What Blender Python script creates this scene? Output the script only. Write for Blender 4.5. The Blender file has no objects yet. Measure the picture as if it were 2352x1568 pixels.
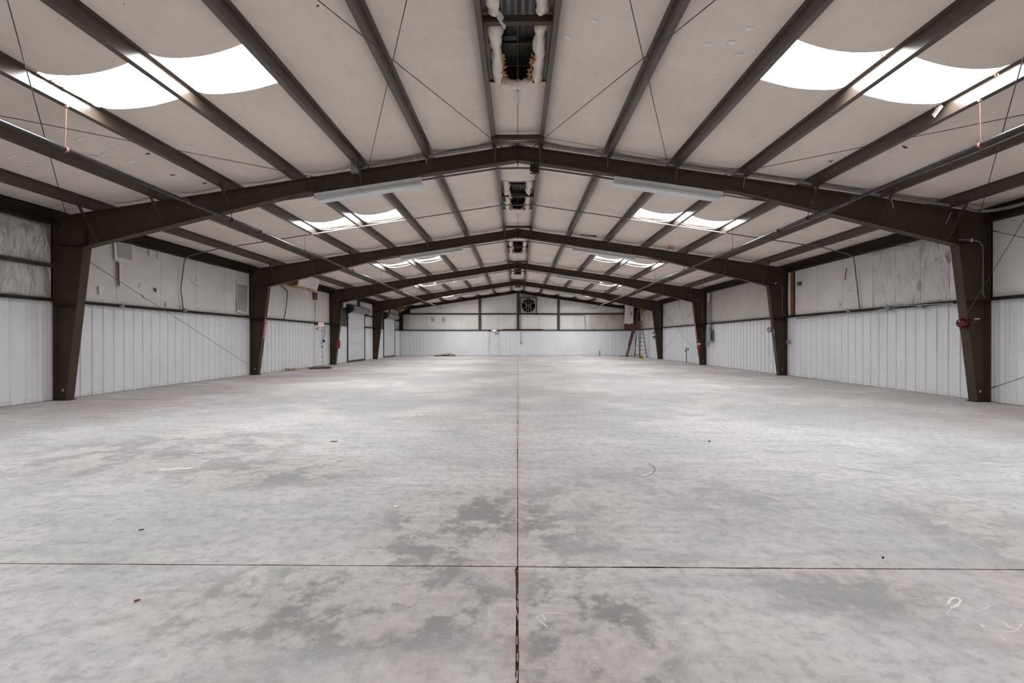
import bpy, math, random
from mathutils import Vector, Matrix, noise

random.seed(7)
sc = bpy.context.scene
col = sc.collection

# ------------------------------------------------------------------ camera
F_PX, CX, CY = 1067.0, 1176.0, 784.0
CAM = Vector((0.0, 0.0, 1.335))
YAW, PITCH = 0.0122, -0.00234
cam_d = bpy.data.cameras.new('camera')
cam_d.sensor_width = 36.0
cam_d.lens = 36.0 * F_PX / 2352.0
cam_d.clip_end = 200
cam = bpy.data.objects.new('camera', cam_d)
cam.location = CAM
cam.rotation_euler = (math.pi / 2 + PITCH, 0, YAW)
col.objects.link(cam)
sc.camera = cam
CAM_ROT = cam.rotation_euler.to_matrix()

# ------------------------------------------------------------------ world, exposure
SKY_L = 20.0            # radiance of the daylit skylight panels
w = bpy.data.worlds.new('overcast_sky'); sc.world = w
w.use_nodes = True
w.node_tree.nodes['Background'].inputs[0].default_value = (0.93, 0.96, 1.0, 1)
w.node_tree.nodes['Background'].inputs[1].default_value = 1.0
vs = sc.view_settings
vs.view_transform = 'Standard'; vs.look = 'None'; vs.gamma = 1.0; vs.use_curve_mapping = False
vs.exposure = 0.60
sc.cycles.use_denoising = True
sc.cycles.diffuse_bounces = 5
sc.cycles.glossy_bounces = 2
sc.cycles.max_bounces = 5
sc.cycles.use_light_tree = False
sc.cycles.adaptive_threshold = 0.08
sc.cycles.adaptive_min_samples = 16
sc.cycles.caustics_reflective = False
sc.cycles.caustics_refractive = False

# ------------------------------------------------------------------ dimensions
XL, XR = -10.33, 10.26            # inner faces of the side walls
FY = [10.30, 17.92, 25.54, 33.16] # rigid frames in view
BAY = 7.62
Y0, Y1 = -4.94, 40.70             # rear wall, end wall
SLOPE, ZR = 0.15, 5.62            # roof pitch, top of rafter at ridge
PUR = [0.48 + 1.475 * k for k in range(7)]
PH = 0.20                         # purlin depth
GZ = 2.23                         # girt height
EAVE_IN = 3.90                    # bottom of the eave strut


def ray(px, py):
    return CAM_ROT @ Vector(((px - CX) / F_PX, (CY - py) / F_PX, -1.0))


def on_x(px, py, x):
    d = ray(px, py); return CAM + d * ((x - CAM.x) / d.x)


def on_y(px, py, y):
    d = ray(px, py); return CAM + d * ((y - CAM.y) / d.y)


def on_floor(px, py, z=0.0):
    d = ray(px, py); return CAM + d * ((z - CAM.z) / d.z)


def rafter_z(x):
    return ZR - SLOPE * abs(x)


# ------------------------------------------------------------------ mesh helper
class MB:
    def __init__(self):
        self.v, self.f, self.m = [], [], []

    def add(self, verts, faces, mi=0):
        o = len(self.v)
        self.v += [tuple(p) for p in verts]
        for f in faces:
            self.f.append([o + i for i in f]); self.m.append(mi)
        return self

    def box(self, a, b, mi=0):
        x0, y0, z0 = a; x1, y1, z1 = b
        if x0 > x1: x0, x1 = x1, x0
        if y0 > y1: y0, y1 = y1, y0
        if z0 > z1: z0, z1 = z1, z0
        v = [(x0, y0, z0), (x1, y0, z0), (x1, y1, z0), (x0, y1, z0), (x0, y0, z1), (x1, y0, z1), (x1, y1, z1), (x0, y1, z1)]
        return self.add(v, [(0, 3, 2, 1), (4, 5, 6, 7), (0, 1, 5, 4), (1, 2, 6, 5), (2, 3, 7, 6), (3, 0, 4, 7)], mi)

    def cbox(self, c, s, mi=0):
        return self.box((c[0] - s[0] / 2, c[1] - s[1] / 2, c[2] - s[2] / 2), (c[0] + s[0] / 2, c[1] + s[1] / 2, c[2] + s[2] / 2), mi)

    def bar(self, p, q, wd, th, up=(0, 0, 1), mi=0):
        p, q = Vector(p), Vector(q); d = (q - p).normalized(); up = Vector(up)
        s = d.cross(up)
        if s.length < 1e-4: s = d.cross(Vector((0, 1, 0)))
        s.normalize(); u = s.cross(d)
        o = [s * (i * wd / 2) + u * (j * th / 2) for i, j in ((-1, -1), (1, -1), (1, 1), (-1, 1))]
        v = [p + k for k in o] + [q + k for k in o]
        return self.add(v, [(3, 2, 1, 0), (4, 5, 6, 7), (0, 1, 5, 4), (1, 2, 6, 5), (2, 3, 7, 6), (3, 0, 4, 7)], mi)

    def prism(self, pts, h0, h1, axis='y', mi=0):
        """polygon pts extruded along an axis; pts are the two other coordinates in order"""
        n = len(pts)
        def P(a, b, h):
            return (a, h, b) if axis == 'y' else ((h, a, b) if axis == 'x' else (a, b, h))
        v = [P(a, b, h0) for a, b in pts] + [P(a, b, h1) for a, b in pts]
        f = [list(range(n))[::-1], list(range(n, 2 * n))]
        f += [(i, (i + 1) % n, n + (i + 1) % n, n + i) for i in range(n)]
        return self.add(v, f, mi)

    def tube(self, pts, r, n=8, mi=0, cap=True):
        pts = [Vector(p) for p in pts]
        rings = []
        prev = None
        for i, p in enumerate(pts):
            a = pts[max(i - 1, 0)]; b = pts[min(i + 1, len(pts) - 1)]
            d = (b - a).normalized()
            if prev is None:
                s = d.cross(Vector((0, 0, 1)))
                if s.length < 1e-3: s = d.cross(Vector((1, 0, 0)))
            else:
                s = prev - d * prev.dot(d)
            s.normalize(); prev = s; u = d.cross(s)
            rr = r[i] if isinstance(r, (list, tuple)) else r
            rings.append([p + (s * math.cos(t) + u * math.sin(t)) * rr for t in [2 * math.pi * k / n for k in range(n)]])
        v = [q for rg in rings for q in rg]; f = []
        for i in range(len(rings) - 1):
            for k in range(n):
                f.append((i * n + k, i * n + (k + 1) % n, (i + 1) * n + (k + 1) % n, (i + 1) * n + k))
        if cap:
            f.append(list(range(n))[::-1]); f.append([(len(rings) - 1) * n + k for k in range(n)])
        return self.add(v, f, mi)

    def grid(self, fn, nu, nv, mi=0):
        v = [fn(i / nu, j / nv) for j in range(nv + 1) for i in range(nu + 1)]
        f = [(j * (nu + 1) + i, j * (nu + 1) + i + 1, (j + 1) * (nu + 1) + i + 1, (j + 1) * (nu + 1) + i) for j in range(nv) for i in range(nu)]
        return self.add(v, f, mi)

    def mesh(self, name, mats, smooth=False):
        me = bpy.data.meshes.new(name)
        me.from_pydata([tuple(p) for p in self.v], [], self.f)
        for m in (mats if isinstance(mats, (list, tuple)) else [mats]):
            me.materials.append(m)
        me.polygons.foreach_set('material_index', self.m)
        if smooth:
            me.polygons.foreach_set('use_smooth', [True] * len(me.polygons))
        me.update()
        return me

    def build(self, name, mats, parent=None, smooth=False):
        return link(name, self.mesh(name, mats, smooth), parent)


def link(name, data, parent=None, loc=None, rz=None, scale=None):
    o = bpy.data.objects.new(name, data)
    col.objects.link(o)
    if parent: o.parent = parent
    if name in STUFF: o['kind'] = 'stuff'
    if loc is not None: o.location = loc
    if rz is not None: o.rotation_euler = (0, 0, rz)
    if scale is not None: o.scale = scale
    return o


def tag(o, label=None, cat=None, group=None, kind=None):
    if label: o['label'] = label
    if cat: o['category'] = cat
    if group: o['group'] = group
    if kind: o['kind'] = kind
    return o


def empty(name, loc=(0, 0, 0), **k):
    e = bpy.data.objects.new(name, None); e.empty_display_size = 0.2
    e.location = loc; col.objects.link(e)
    return tag(e, **k)


STUFF = ('bolt_row', 'fibre_fringe', 'fibre_tuft', 'vinyl_shred', 'vinyl_edge', 'tape_tail')


def localise(mb, origin):
    ox, oy, oz = origin
    mb.v = [(x - ox, y - oy, z - oz) for x, y, z in mb.v]
    return mb


# ------------------------------------------------------------------ materials
class NG:
    def __init__(self, name):
        self.mat = bpy.data.materials.new(name); self.mat.use_nodes = True
        self.t = self.mat.node_tree; self.b = self.t.nodes['Principled BSDF']
        self.pos = None

    def n(self, kind, **k):
        nd = self.t.nodes.new(kind)
        for a, b in k.items(): setattr(nd, a, b)
        return nd

    def put(self, sock, val):
        if isinstance(val, bpy.types.NodeSocket): self.t.links.new(val, sock)
        else: sock.default_value = val

    def P(self):
        if self.pos is None: self.pos = self.n('ShaderNodeNewGeometry').outputs['Position']
        return self.pos

    def xyz(self, v=None):
        s = self.n('ShaderNodeSeparateXYZ'); self.put(s.inputs[0], v or self.P()); return s.outputs

    def scale(self, s, v=None):
        m = self.n('ShaderNodeMapping'); self.put(m.inputs[0], v or self.P()); m.inputs['Scale'].default_value = s
        return m.outputs[0]

    def noise(self, sc_, detail=4, rough=0.55, dist=0.0, v=None):
        q = self.n('ShaderNodeTexNoise'); self.put(q.inputs['Vector'], v or self.P())
        q.inputs['Scale'].default_value = sc_; q.inputs['Detail'].default_value = detail
        q.inputs['Roughness'].default_value = rough; q.inputs['Distortion'].default_value = dist
        return q.outputs[0]

    def vor(self, sc_, v=None, feature='F1'):
        q = self.n('ShaderNodeTexVoronoi', feature=feature); self.put(q.inputs['Vector'], v or self.P())
        q.inputs['Scale'].default_value = sc_
        return q.outputs['Distance']

    def math(self, op, a, b=0.0, clamp=False):
        m = self.n('ShaderNodeMath', operation=op, use_clamp=clamp)
        self.put(m.inputs[0], a); self.put(m.inputs[1], b); return m.outputs[0]

    def step(self, v, lo, hi):
        m = self.n('ShaderNodeMapRange', interpolation_type='SMOOTHSTEP'); self.put(m.inputs[0], v)
        m.inputs[1].default_value = lo; m.inputs[2].default_value = hi
        return m.outputs[0]

    def mix(self, f, a, b):
        m = self.n('ShaderNodeMix', data_type='RGBA')
        self.put(m.inputs[0], f)
        for s, v in ((m.inputs[6], a), (m.inputs[7], b)):
            self.put(s, v if isinstance(v, bpy.types.NodeSocket) else (*v, 1) if len(v) == 3 else v)
        return m.outputs[2]

    def bump(self, h, strength=0.3, dist=0.01):
        b = self.n('ShaderNodeBump'); self.put(b.inputs['Height'], h)
        b.inputs['Strength'].default_value = strength; b.inputs['Distance'].default_value = dist
        self.t.links.new(b.outputs[0], self.b.inputs['Normal'])

    def done(self, colr, rough=0.6, metal=0.0, spec=0.5):
        self.put(self.b.inputs['Base Color'], colr if isinstance(colr, bpy.types.NodeSocket) else (*colr, 1))
        self.put(self.b.inputs['Roughness'], rough)
        self.b.inputs['Metallic'].default_value = metal
        self.b.inputs['Specular IOR Level'].default_value = spec
        return self.mat


def worn(name, c1, c2, scale=3.0, rough=0.55, metal=0.0, lo=0.45, hi=0.7, spec=0.5, bump=0.0):
    g = NG(name)
    f = g.step(g.noise(scale, 5, 0.6), lo, hi)
    if bump: g.bump(g.noise(scale * 8, 3), bump, 0.003)
    return g.done(g.mix(f, c1, c2), rough, metal, spec)


M = {}
M['steel'] = worn('brown_painted_steel', (0.062, 0.043, 0.027), (0.076, 0.051, 0.031), 2.5, 0.5, spec=0.25)
M['steel_dark'] = worn('dark_brown_steel', (0.026, 0.020, 0.015), (0.040, 0.028, 0.019), 3, 0.6, spec=0.2)
M['purlin'] = worn('brown_purlin_paint', (0.072, 0.055, 0.042), (0.085, 0.064, 0.048), 2.5, 0.33, spec=0.6)
M['black'] = worn('black_painted_metal', (0.02, 0.02, 0.02), (0.035, 0.033, 0.03), 6, 0.4)
M['pipe'] = worn('black_iron_pipe', (0.016, 0.015, 0.016), (0.06, 0.04, 0.032), 9, 0.3, spec=0.4, lo=0.58, hi=0.75)
M['rust'] = worn('rust', (0.20, 0.085, 0.06), (0.30, 0.15, 0.11), 20, 0.8)
M['galv'] = worn('galvanised_conduit', (0.30, 0.30, 0.31), (0.40, 0.40, 0.41), 12, 0.38, metal=0.5)
M['conduit_dark'] = worn('grey_brown_conduit', (0.13, 0.12, 0.115), (0.19, 0.175, 0.165), 8, 0.45)
M['conduit_grey'] = worn('painted_grey_conduit', (0.20, 0.19, 0.19), (0.26, 0.25, 0.245), 8, 0.4)
M['cable'] = worn('steel_cable', (0.07, 0.055, 0.045), (0.14, 0.12, 0.10), 5, 0.45, metal=0.3)
M['white'] = worn('white_enamel', (0.74, 0.75, 0.76), (0.66, 0.67, 0.68), 3, 0.4)
M['tube'] = worn('white_glass_tube', (0.82, 0.83, 0.84), (0.78, 0.79, 0.80), 3, 0.25)
M['grey'] = worn('grey_enamel', (0.30, 0.32, 0.33), (0.38, 0.40, 0.41), 4, 0.45)
M['greybox'] = worn('grey_box_paint', (0.22, 0.24, 0.24), (0.30, 0.32, 0.32), 6, 0.5)
M['darkgrey'] = worn('dark_grey_metal', (0.09, 0.095, 0.10), (0.14, 0.145, 0.15), 6, 0.4)
M['red'] = worn('red_enamel', (0.34, 0.010, 0.014), (0.26, 0.008, 0.011), 6, 0.3)
M['red_dark'] = worn('dark_red_enamel', (0.085, 0.006, 0.008), (0.12, 0.008, 0.010), 9, 0.25)
M['fiber'] = worn('orange_fibreglass', (0.44, 0.19, 0.05), (0.62, 0.40, 0.18), 14, 0.9, lo=0.35, hi=0.7, bump=0.6)
M['kraft'] = worn('torn_brown_lining', (0.13, 0.07, 0.05), (0.22, 0.12, 0.07), 6, 0.9)
M['wood'] = worn('weathered_board', (0.20, 0.12, 0.06), (0.40, 0.25, 0.12), 5, 0.8, lo=0.4, hi=0.65)
M['wood_dark'] = worn('dark_board', (0.055, 0.032, 0.022), (0.12, 0.065, 0.04), 7, 0.8)
M['yellow'] = worn('yellow_plastic', (0.75, 0.50, 0.03), (0.68, 0.44, 0.03), 9, 0.4)
M['orange'] = worn('orange_fibreglass_rail', (0.22, 0.07, 0.045), (0.16, 0.055, 0.04), 8, 0.5)
M['alu'] = worn('dull_aluminium', (0.30, 0.30, 0.31), (0.38, 0.38, 0.38), 8, 0.4, metal=0.7)
M['rust_ladder'] = worn('brown_red_ladder_rail', (0.15, 0.065, 0.055), (0.22, 0.11, 0.09), 6, 0.6)
M['tape'] = worn('white_tape', (0.80, 0.79, 0.77), (0.72, 0.71, 0.69), 15, 0.35)
M['tape_wall'] = worn('dull_mending_tape', (0.76, 0.75, 0.73), (0.68, 0.67, 0.65), 12, 0.35)
M['stained'] = worn('brown_stain_post', (0.23, 0.085, 0.025), (0.15, 0.055, 0.02), 3, 0.8)
M['deckmetal'] = worn('bare_roof_metal', (0.33, 0.32, 0.31), (0.24, 0.23, 0.225), 2, 0.4, metal=0.4)
M['brass'] = worn('brass_fitting', (0.55, 0.36, 0.10), (0.48, 0.30, 0.08), 9, 0.35, metal=0.6)
M['ink'] = worn('red_lettering', (0.75, 0.03, 0.05), (0.70, 0.03, 0.05), 4, 0.5)
M['paper'] = worn('white_lettering', (0.85, 0.82, 0.82), (0.8, 0.78, 0.78), 4, 0.5)
M['soil'] = worn('red_joint_dirt', (0.13, 0.055, 0.04), (0.40, 0.21, 0.165), 30, 0.95)
M['seal'] = worn('white_joint_residue', (0.40, 0.33, 0.30), (0.30, 0.22, 0.19), 25, 0.9)


def mat_exit():
    g = NG('backlit_exit_face')
    g.b.inputs['Emission Color'].default_value = (1.0, 0.75, 0.75, 1)
    g.b.inputs['Emission Strength'].default_value = 0.25
    return g.done((0.8, 0.72, 0.72), 0.4)


M['exit'] = mat_exit()


def mat_skylight():
    g = NG('daylit_fibreglass_panel')
    e = g.n('ShaderNodeEmission'); e.inputs[0].default_value = (0.985, 0.99, 1.005, 1); e.inputs[1].default_value = SKY_L
    g.t.links.new(e.outputs[0], g.t.nodes['Material Output'].inputs[0])
    return g.mat


M['skylight'] = mat_skylight()


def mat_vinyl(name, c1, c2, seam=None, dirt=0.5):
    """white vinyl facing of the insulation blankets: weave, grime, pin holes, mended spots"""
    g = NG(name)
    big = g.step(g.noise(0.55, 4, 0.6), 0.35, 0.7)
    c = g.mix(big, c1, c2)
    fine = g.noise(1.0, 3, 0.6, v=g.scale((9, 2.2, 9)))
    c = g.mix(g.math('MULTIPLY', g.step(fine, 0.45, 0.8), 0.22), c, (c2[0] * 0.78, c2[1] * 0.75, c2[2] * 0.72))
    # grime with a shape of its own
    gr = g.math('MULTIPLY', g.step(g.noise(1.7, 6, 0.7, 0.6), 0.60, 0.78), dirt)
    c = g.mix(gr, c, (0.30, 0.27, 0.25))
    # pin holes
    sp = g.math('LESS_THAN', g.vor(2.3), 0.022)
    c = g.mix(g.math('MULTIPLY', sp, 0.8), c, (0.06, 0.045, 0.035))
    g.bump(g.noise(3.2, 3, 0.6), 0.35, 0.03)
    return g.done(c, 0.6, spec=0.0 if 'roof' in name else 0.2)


M['ceil'] = mat_vinyl('vinyl_roof_blanket', (0.79, 0.705, 0.63), (0.72, 0.635, 0.56), dirt=0.22)
M['wallvinyl'] = mat_vinyl('vinyl_wall_blanket', (0.75, 0.735, 0.71), (0.66, 0.64, 0.615), dirt=0.35)
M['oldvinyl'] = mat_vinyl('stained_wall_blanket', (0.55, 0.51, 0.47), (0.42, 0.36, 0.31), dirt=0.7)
M['agedvinyl'] = mat_vinyl('aged_wall_blanket', (0.58, 0.545, 0.51), (0.50, 0.455, 0.415), dirt=0.5)
M['patch'] = mat_vinyl('grey_plastic_patch', (0.48, 0.455, 0.44), (0.33, 0.31, 0.30), dirt=0.7)


def mat_wrinkled(name, c1, c2, dark, amt):
    """crumpled plastic sheet: creases in the relief, long dark smears in the colour"""
    g = NG(name)
    cr = g.noise(1.0, 4, 0.5, 0.35, v=g.scale((2.4, 2.2, 0.8)))
    c = g.mix(g.step(cr, 0.35, 0.7), c1, c2)
    sm = g.step(g.noise(1.0, 5, 0.6, 0.7, v=g.scale((1.9, 1.8, 0.8))), 0.55, 0.68)
    c = g.mix(g.math('MULTIPLY', sm, amt), c, dark)
    gl = g.math('GREATER_THAN', g.noise(5.0, 4, 0.7), 0.70)
    c = g.mix(g.math('MULTIPLY', gl, 0.5), c, (0.8, 0.8, 0.78))
    g.bump(g.math('ABSOLUTE', g.math('SUBTRACT', cr, 0.5)), 1.0, 0.35)
    return g.done(c, 0.38, spec=0.5)


M['wrinkled'] = mat_wrinkled('crumpled_plastic', (0.70, 0.685, 0.665), (0.62, 0.605, 0.59), (0.26, 0.25, 0.245), 0.6)
M['crumpled'] = mat_wrinkled('crumpled_grey_blanket', (0.66, 0.645, 0.63), (0.54, 0.525, 0.515), (0.26, 0.25, 0.245), 0.55)


def mat_panel():
    g = NG('white_ribbed_steel_panel')
    c = g.mix(g.step(g.noise(0.8, 4), 0.4, 0.7), (0.80, 0.815, 0.84), (0.76, 0.775, 0.80))
    z = g.xyz()[2]
    low = g.math('MULTIPLY', g.math('SUBTRACT', 1.0, g.step(z, 0.0, 0.16)), g.step(g.noise(3, 5), 0.4, 0.75))
    c = g.mix(g.math('MULTIPLY', low, 0.5), c, (0.42, 0.30, 0.24))
    st = g.math('MULTIPLY', g.step(g.noise(1.0, 4, 0.6, v=g.scale((2.5, 2.5, 0.35))), 0.55, 0.8), 0.25)
    c = g.mix(st, c, (0.55, 0.57, 0.60))
    return g.done(c, 0.38, spec=0.45)


M['panel'] = mat_panel()


def mat_floor():
    g = NG('worn_concrete')
    x, y, z = g.xyz()
    ax = g.math('ABSOLUTE', x)
    big = g.noise(0.45, 4, 0.6, 0.4)
    c = g.mix(g.step(big, 0.34, 0.66), (0.50, 0.50, 0.505), (0.63, 0.63, 0.625))
    rot = g.n('ShaderNodeMapping'); g.put(rot.inputs[0], g.P()); rot.inputs['Rotation'].default_value = (0, 0, 0.5); rot.inputs['Scale'].default_value = (0.9, 3.2, 1)
    stk = g.noise(1.7, 7, 0.68, 0.35, v=rot.outputs[0])
    c = g.mix(g.math('MULTIPLY', g.step(stk, 0.47, 0.66), 0.55), c, (0.35, 0.352, 0.36))
    # red-clay dust along the walls, in the far half and at the front right
    wpink = g.math('ADD', g.step(ax, 5.0, 9.8), g.math('MULTIPLY', g.step(y, 8.0, 22.0), 0.45))
    fr = g.math('MULTIPLY', g.step(x, 1.0, 2.8), g.math('SUBTRACT', 1.0, g.step(y, 2.0, 3.4)))
    wpink = g.math('MINIMUM', g.math('ADD', wpink, g.math('MULTIPLY', fr, 0.75)), 1.0)
    pk = g.math('MULTIPLY', g.step(g.noise(0.75, 6, 0.66, 0.6), 0.40, 0.64), wpink)
    c = g.mix(g.math('MULTIPLY', pk, 0.75), c, (0.555, 0.45, 0.425))
    pale = g.math('MULTIPLY', g.step(big, 0.50, 0.62), g.step(y, 5.0, 9.0))
    c = g.mix(g.math('MULTIPLY', pale, 0.45), c, (0.74, 0.73, 0.71))
    # red streaks and dark scuffs beside the left wall
    lft = g.math('MULTIPLY', g.math('SUBTRACT', 1.0, g.step(x, -8.0, -3.0)), g.step(y, 6.0, 9.0))
    lv = g.noise(1.0, 6, 0.7, 0.5, v=g.scale((0.5, 1.7, 1)))
    c = g.mix(g.math('MULTIPLY', g.math('MULTIPLY', lft, g.step(lv, 0.53, 0.66)), 0.62), c, (0.23, 0.21, 0.21))
    c = g.mix(g.math('MULTIPLY', g.math('MULTIPLY', lft, g.math('SUBTRACT', 1.0, g.step(lv, 0.34, 0.45))), 0.55), c, (0.46, 0.27, 0.22))
    # oily stains with known places around the crossing of the two joints
    wst = 0.10
    for bx_, by_, rx_, ry_, am in ((-0.30, 3.3, 0.75, 1.0, 0.95), (-0.85, 2.35, 1.1, 0.42, 0.95), (0.32, 2.15, 0.42, 0.62, 1.0), (0.35, 3.5, 0.6, 0.8, 0.6),
                                   (-2.5, 4.7, 1.1, 0.6, 0.8), (-4.3, 5.6, 1.6, 1.3, 0.75), (1.75, 2.5, 0.5, 0.3, 0.7), (3.3, 3.3, 0.6, 0.7, 0.6), (1.3, 4.2, 1.2, 1.0, 0.4)):
        ddx = g.math('DIVIDE', g.math('SUBTRACT', x, bx_), rx_); ddy = g.math('DIVIDE', g.math('SUBTRACT', y, by_), ry_)
        r2 = g.math('ADD', g.math('MULTIPLY', ddx, ddx), g.math('MULTIPLY', ddy, ddy))
        wst = g.math('MAXIMUM', wst, g.math('MULTIPLY', g.math('SUBTRACT', 1.0, g.step(r2, 0.1, 1.7)), am))
    sn = g.noise(1.9, 8, 0.74, 0.1)
    c = g.mix(g.math('MULTIPLY', g.math('MULTIPLY', g.step(sn, 0.455, 0.555), wst), 0.86), c, (0.20, 0.197, 0.20))
    bw = g.math('MULTIPLY', g.math('SUBTRACT', 1.0, g.step(ax, 0.4, 1.7)), g.math('SUBTRACT', 1.0, g.step(y, 1.9, 2.7)))
    br = g.math('MULTIPLY', g.math('MAXIMUM', g.math('MULTIPLY', wst, 0.7), bw), g.math('SUBTRACT', 1.0, g.step(sn, 0.42, 0.60)))
    c = g.mix(g.math('MULTIPLY', br, 0.55), c, (0.43, 0.365, 0.325))
    spots = g.math('MULTIPLY', g.math('SUBTRACT', 1.0, g.step(g.vor(7.5), 0.06, 0.20)), g.math('MULTIPLY', wst, g.step(big, 0.42, 0.55)))
    c = g.mix(g.math('MULTIPLY', spots, 0.5), c, (0.25, 0.245, 0.24))
    # dust swept along the centre joint
    cj = g.math('MULTIPLY', g.math('SUBTRACT', 1.0, g.step(ax, 0.01, 0.09)), g.step(stk, 0.38, 0.55))
    c = g.mix(g.math('MULTIPLY', cj, 0.5), c, (0.47, 0.375, 0.35))
    # aggregate grain and chips
    fine = g.noise(13, 6, 0.75)
    c = g.mix(g.math('MULTIPLY', g.step(fine, 0.46, 0.64), 0.46), c, (0.26, 0.26, 0.265))
    c = g.mix(g.math('MULTIPLY', g.math('SUBTRACT', 1.0, g.step(fine, 0.30, 0.44)), 0.32), c, (0.80, 0.80, 0.79))
    ch = g.math('LESS_THAN', g.vor(1.7, v=g.scale((1, 1, 0))), 0.011)
    c = g.mix(ch, c, (0.10, 0.085, 0.08))
    g.bump(g.noise(22, 2), 0.3, 0.006)
    return g.done(c, 0.62, spec=0.3)


M['floor'] = mat_floor()

# ================================================================== STRUCTURE
# ------------------------------------------------------------------ floor
floor = MB().box((XL - 0.4, Y0 - 0.3, -0.30), (XR + 0.4, Y1 + 0.4, -0.011)).build('floor', M['soil'])
tag(floor, 'worn grey concrete floor with a cracked centre joint', 'floor', kind='structure')
TJ = 2.74


def slab(x0, x1, y0, y1, jx, jy, gx, gy):
    """concrete slab; jx, jy: the sides that meet a joint, gx, gy: how deep their edges are chipped"""
    B = 0.06
    xj, xi, xf = (x1, x1 - B, x0) if jx == 'x1' else (x0, x0 + B, x1)
    yj, yi, yf = (y1, y1 - B, y0) if jy == 'y1' else (y0, y0 + B, y1)
    sx = 1 if xi > xj else -1; sy = 1 if yi > yj else -1
    def chip(t, k, amp):
        return amp * (0.35 + noise.noise((t * 0.6, k, 3.1)) ** 2 * 3) * (abs(noise.noise((t * 3.1, k * 7.7, 1.7))) ** 1.5) * 2.2
    mb = MB()
    def strip(a, b):                       # edge line a, inner line b, then the wall of the joint below a
        n = len(a); up = len(a)
        mb.add(a + b, [(i, i + 1, n + i + 1, n + i) for i in range(n - 1)])
        low = [(p[0], p[1], -0.04) for p in a]
        mb.add(a + low, [(i, n + i, n + i + 1, i + 1) for i in range(n - 1)], 1)
    L = abs(y1 - y0); ny = int(min(L, 9) / 0.03)
    near = [yj - (yj - yf) * min(1, (k * 0.03) / L) for k in range(ny + 1)]
    rest = [near[-1] + (yf - near[-1]) * k / 60 for k in range(1, 61)] if L > 9 else []
    ys = near + rest
    a = [(xj + sx * (chip(y, xj * 50 + 1, gx) if 0 < k < len(ys) - 1 else 0), y, 0) for k, y in enumerate(ys)]
    strip(a, [(xi, y, 0) for y in ys])
    xs = [xi + (xf - xi) * k / 110 for k in range(111)]
    a = [(x, yj + sy * (chip(x, yj * 9 + xj, gy) if 0 < k < 110 else 0), 0) for k, x in enumerate(xs)]
    strip(a, [(x, yi, 0) for x in xs])
    nx, nz = 6, max(2, int(L / 3))
    mb.grid(lambda u, v: (xi + (xf - xi) * u, yi + (yf - yi) * v, 0), nx, nz)
    return mb.build('slab', [M['floor'], M['soil']], floor)


slab(XL - 0.05, -0.008, Y0, TJ - 0.004, 'x1', 'y1', 0.012, 0.005)
slab(0.004, XR + 0.05, Y0, TJ - 0.005, 'x0', 'y1', 0.007, 0.006)
slab(XL - 0.05, -0.0022, TJ + 0.004, Y1 + 0.05, 'x1', 'y0', 0.006, 0.005)
slab(0.0022, XR + 0.05, TJ + 0.004, Y1 + 0.05, 'x0', 'y0', 0.006, 0.005)

# ------------------------------------------------------------------ wainscot panels
PW, PT = 0.9144, 2.20


def panel_mesh(width, height, screws=True):
    prof = []
    n = max(1, round(width / 0.3048)); p = width / n
    for k in range(n):
        u = k * p
        prof += [(u, 0), (u + 0.004, 0.0), (u + 0.009, 0.028), (u + 0.033, 0.028), (u + 0.041, 0.0)]
        prof += [(u + 0.12, 0), (u + 0.13, 0.004), (u + 0.145, 0.004), (u + 0.155, 0), (u + 0.205, 0), (u + 0.215, 0.004), (u + 0.23, 0.004), (u + 0.24, 0)] if p > 0.27 else []
    prof.append((width, 0))
    mb = MB()
    k = len(prof)
    mb.add([(u, d, 0.0) for u, d in prof] + [(u, d, height) for u, d in prof], [(i, i + 1, k + i + 1, k + i) for i in range(k - 1)])
    if screws:
        for zz in (0.05, height * 0.47, height - 0.045):
            for j in range(n):
                u = j * p + 0.085
                mb.add([(u - 0.007, 0.001, zz - 0.007), (u + 0.007, 0.001, zz - 0.007), (u + 0.007, 0.001, zz + 0.007), (u - 0.007, 0.001, zz + 0.007), (u, 0.009, zz)],
                       [(0, 1, 4), (1, 2, 4), (2, 3, 4), (3, 0, 4)], 1)
    return mb.mesh('ribbed_panel', [M['panel'], M['grey']])


PAN = panel_mesh(PW, PT)
_pcache = {}


def panels(a, b, place, height=PT):
    """fill the stretch a..b of a wall with panels"""
    n = int((b - a) / PW + 1e-6)
    rest = (b - a) - n * PW
    items = [(a + i * PW, PAN if height == PT else None, PW) for i in range(n)]
    if rest > 0.06: items.append((a + n * PW, None, rest))
    for u, me, wd in items:
        if me is None:
            key = (round(wd, 3), height)
            if key not in _pcache: _pcache[key] = panel_mesh(wd, height)
            me = _pcache[key]
        place(u, me, wd)


DOORS_L = [(23.50, 24.58), (28.02, 31.20), (35.62, 38.90)]
wall_left = MB().box((XL - 0.30, Y0, -0.02), (XL - 0.22, Y1 + 0.3, 4.45)).build('wall_left', M['steel_dark'])
tag(wall_left, 'left side wall with white ribbed wainscot under quilted white insulation', 'wall', kind='structure')
wall_right = MB().box((XR + 0.22, Y0, -0.02), (XR + 0.30, Y1 + 0.3, 4.45)).build('wall_right', M['steel_dark'])
tag(wall_right, 'right side wall with white ribbed wainscot under wrinkled white insulation', 'wall', kind='structure')
wall_back = MB().prism([(XL - 0.3, -0.02), (XR + 0.3, -0.02), (XR + 0.3, 4.35), (0, 5.95), (XL - 0.3, 4.35)], Y1 + 0.22, Y1 + 0.30).build('wall_back', M['steel_dark'])
tag(wall_back, 'far gable end wall with exit door and exhaust fan', 'wall', kind='structure')
wall_rear = MB().prism([(XL - 0.3, 0), (XR + 0.3, 0), (XR + 0.3, 4.45), (0, 5.95), (XL - 0.3, 4.45)], Y0 - 0.1, Y0)
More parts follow.
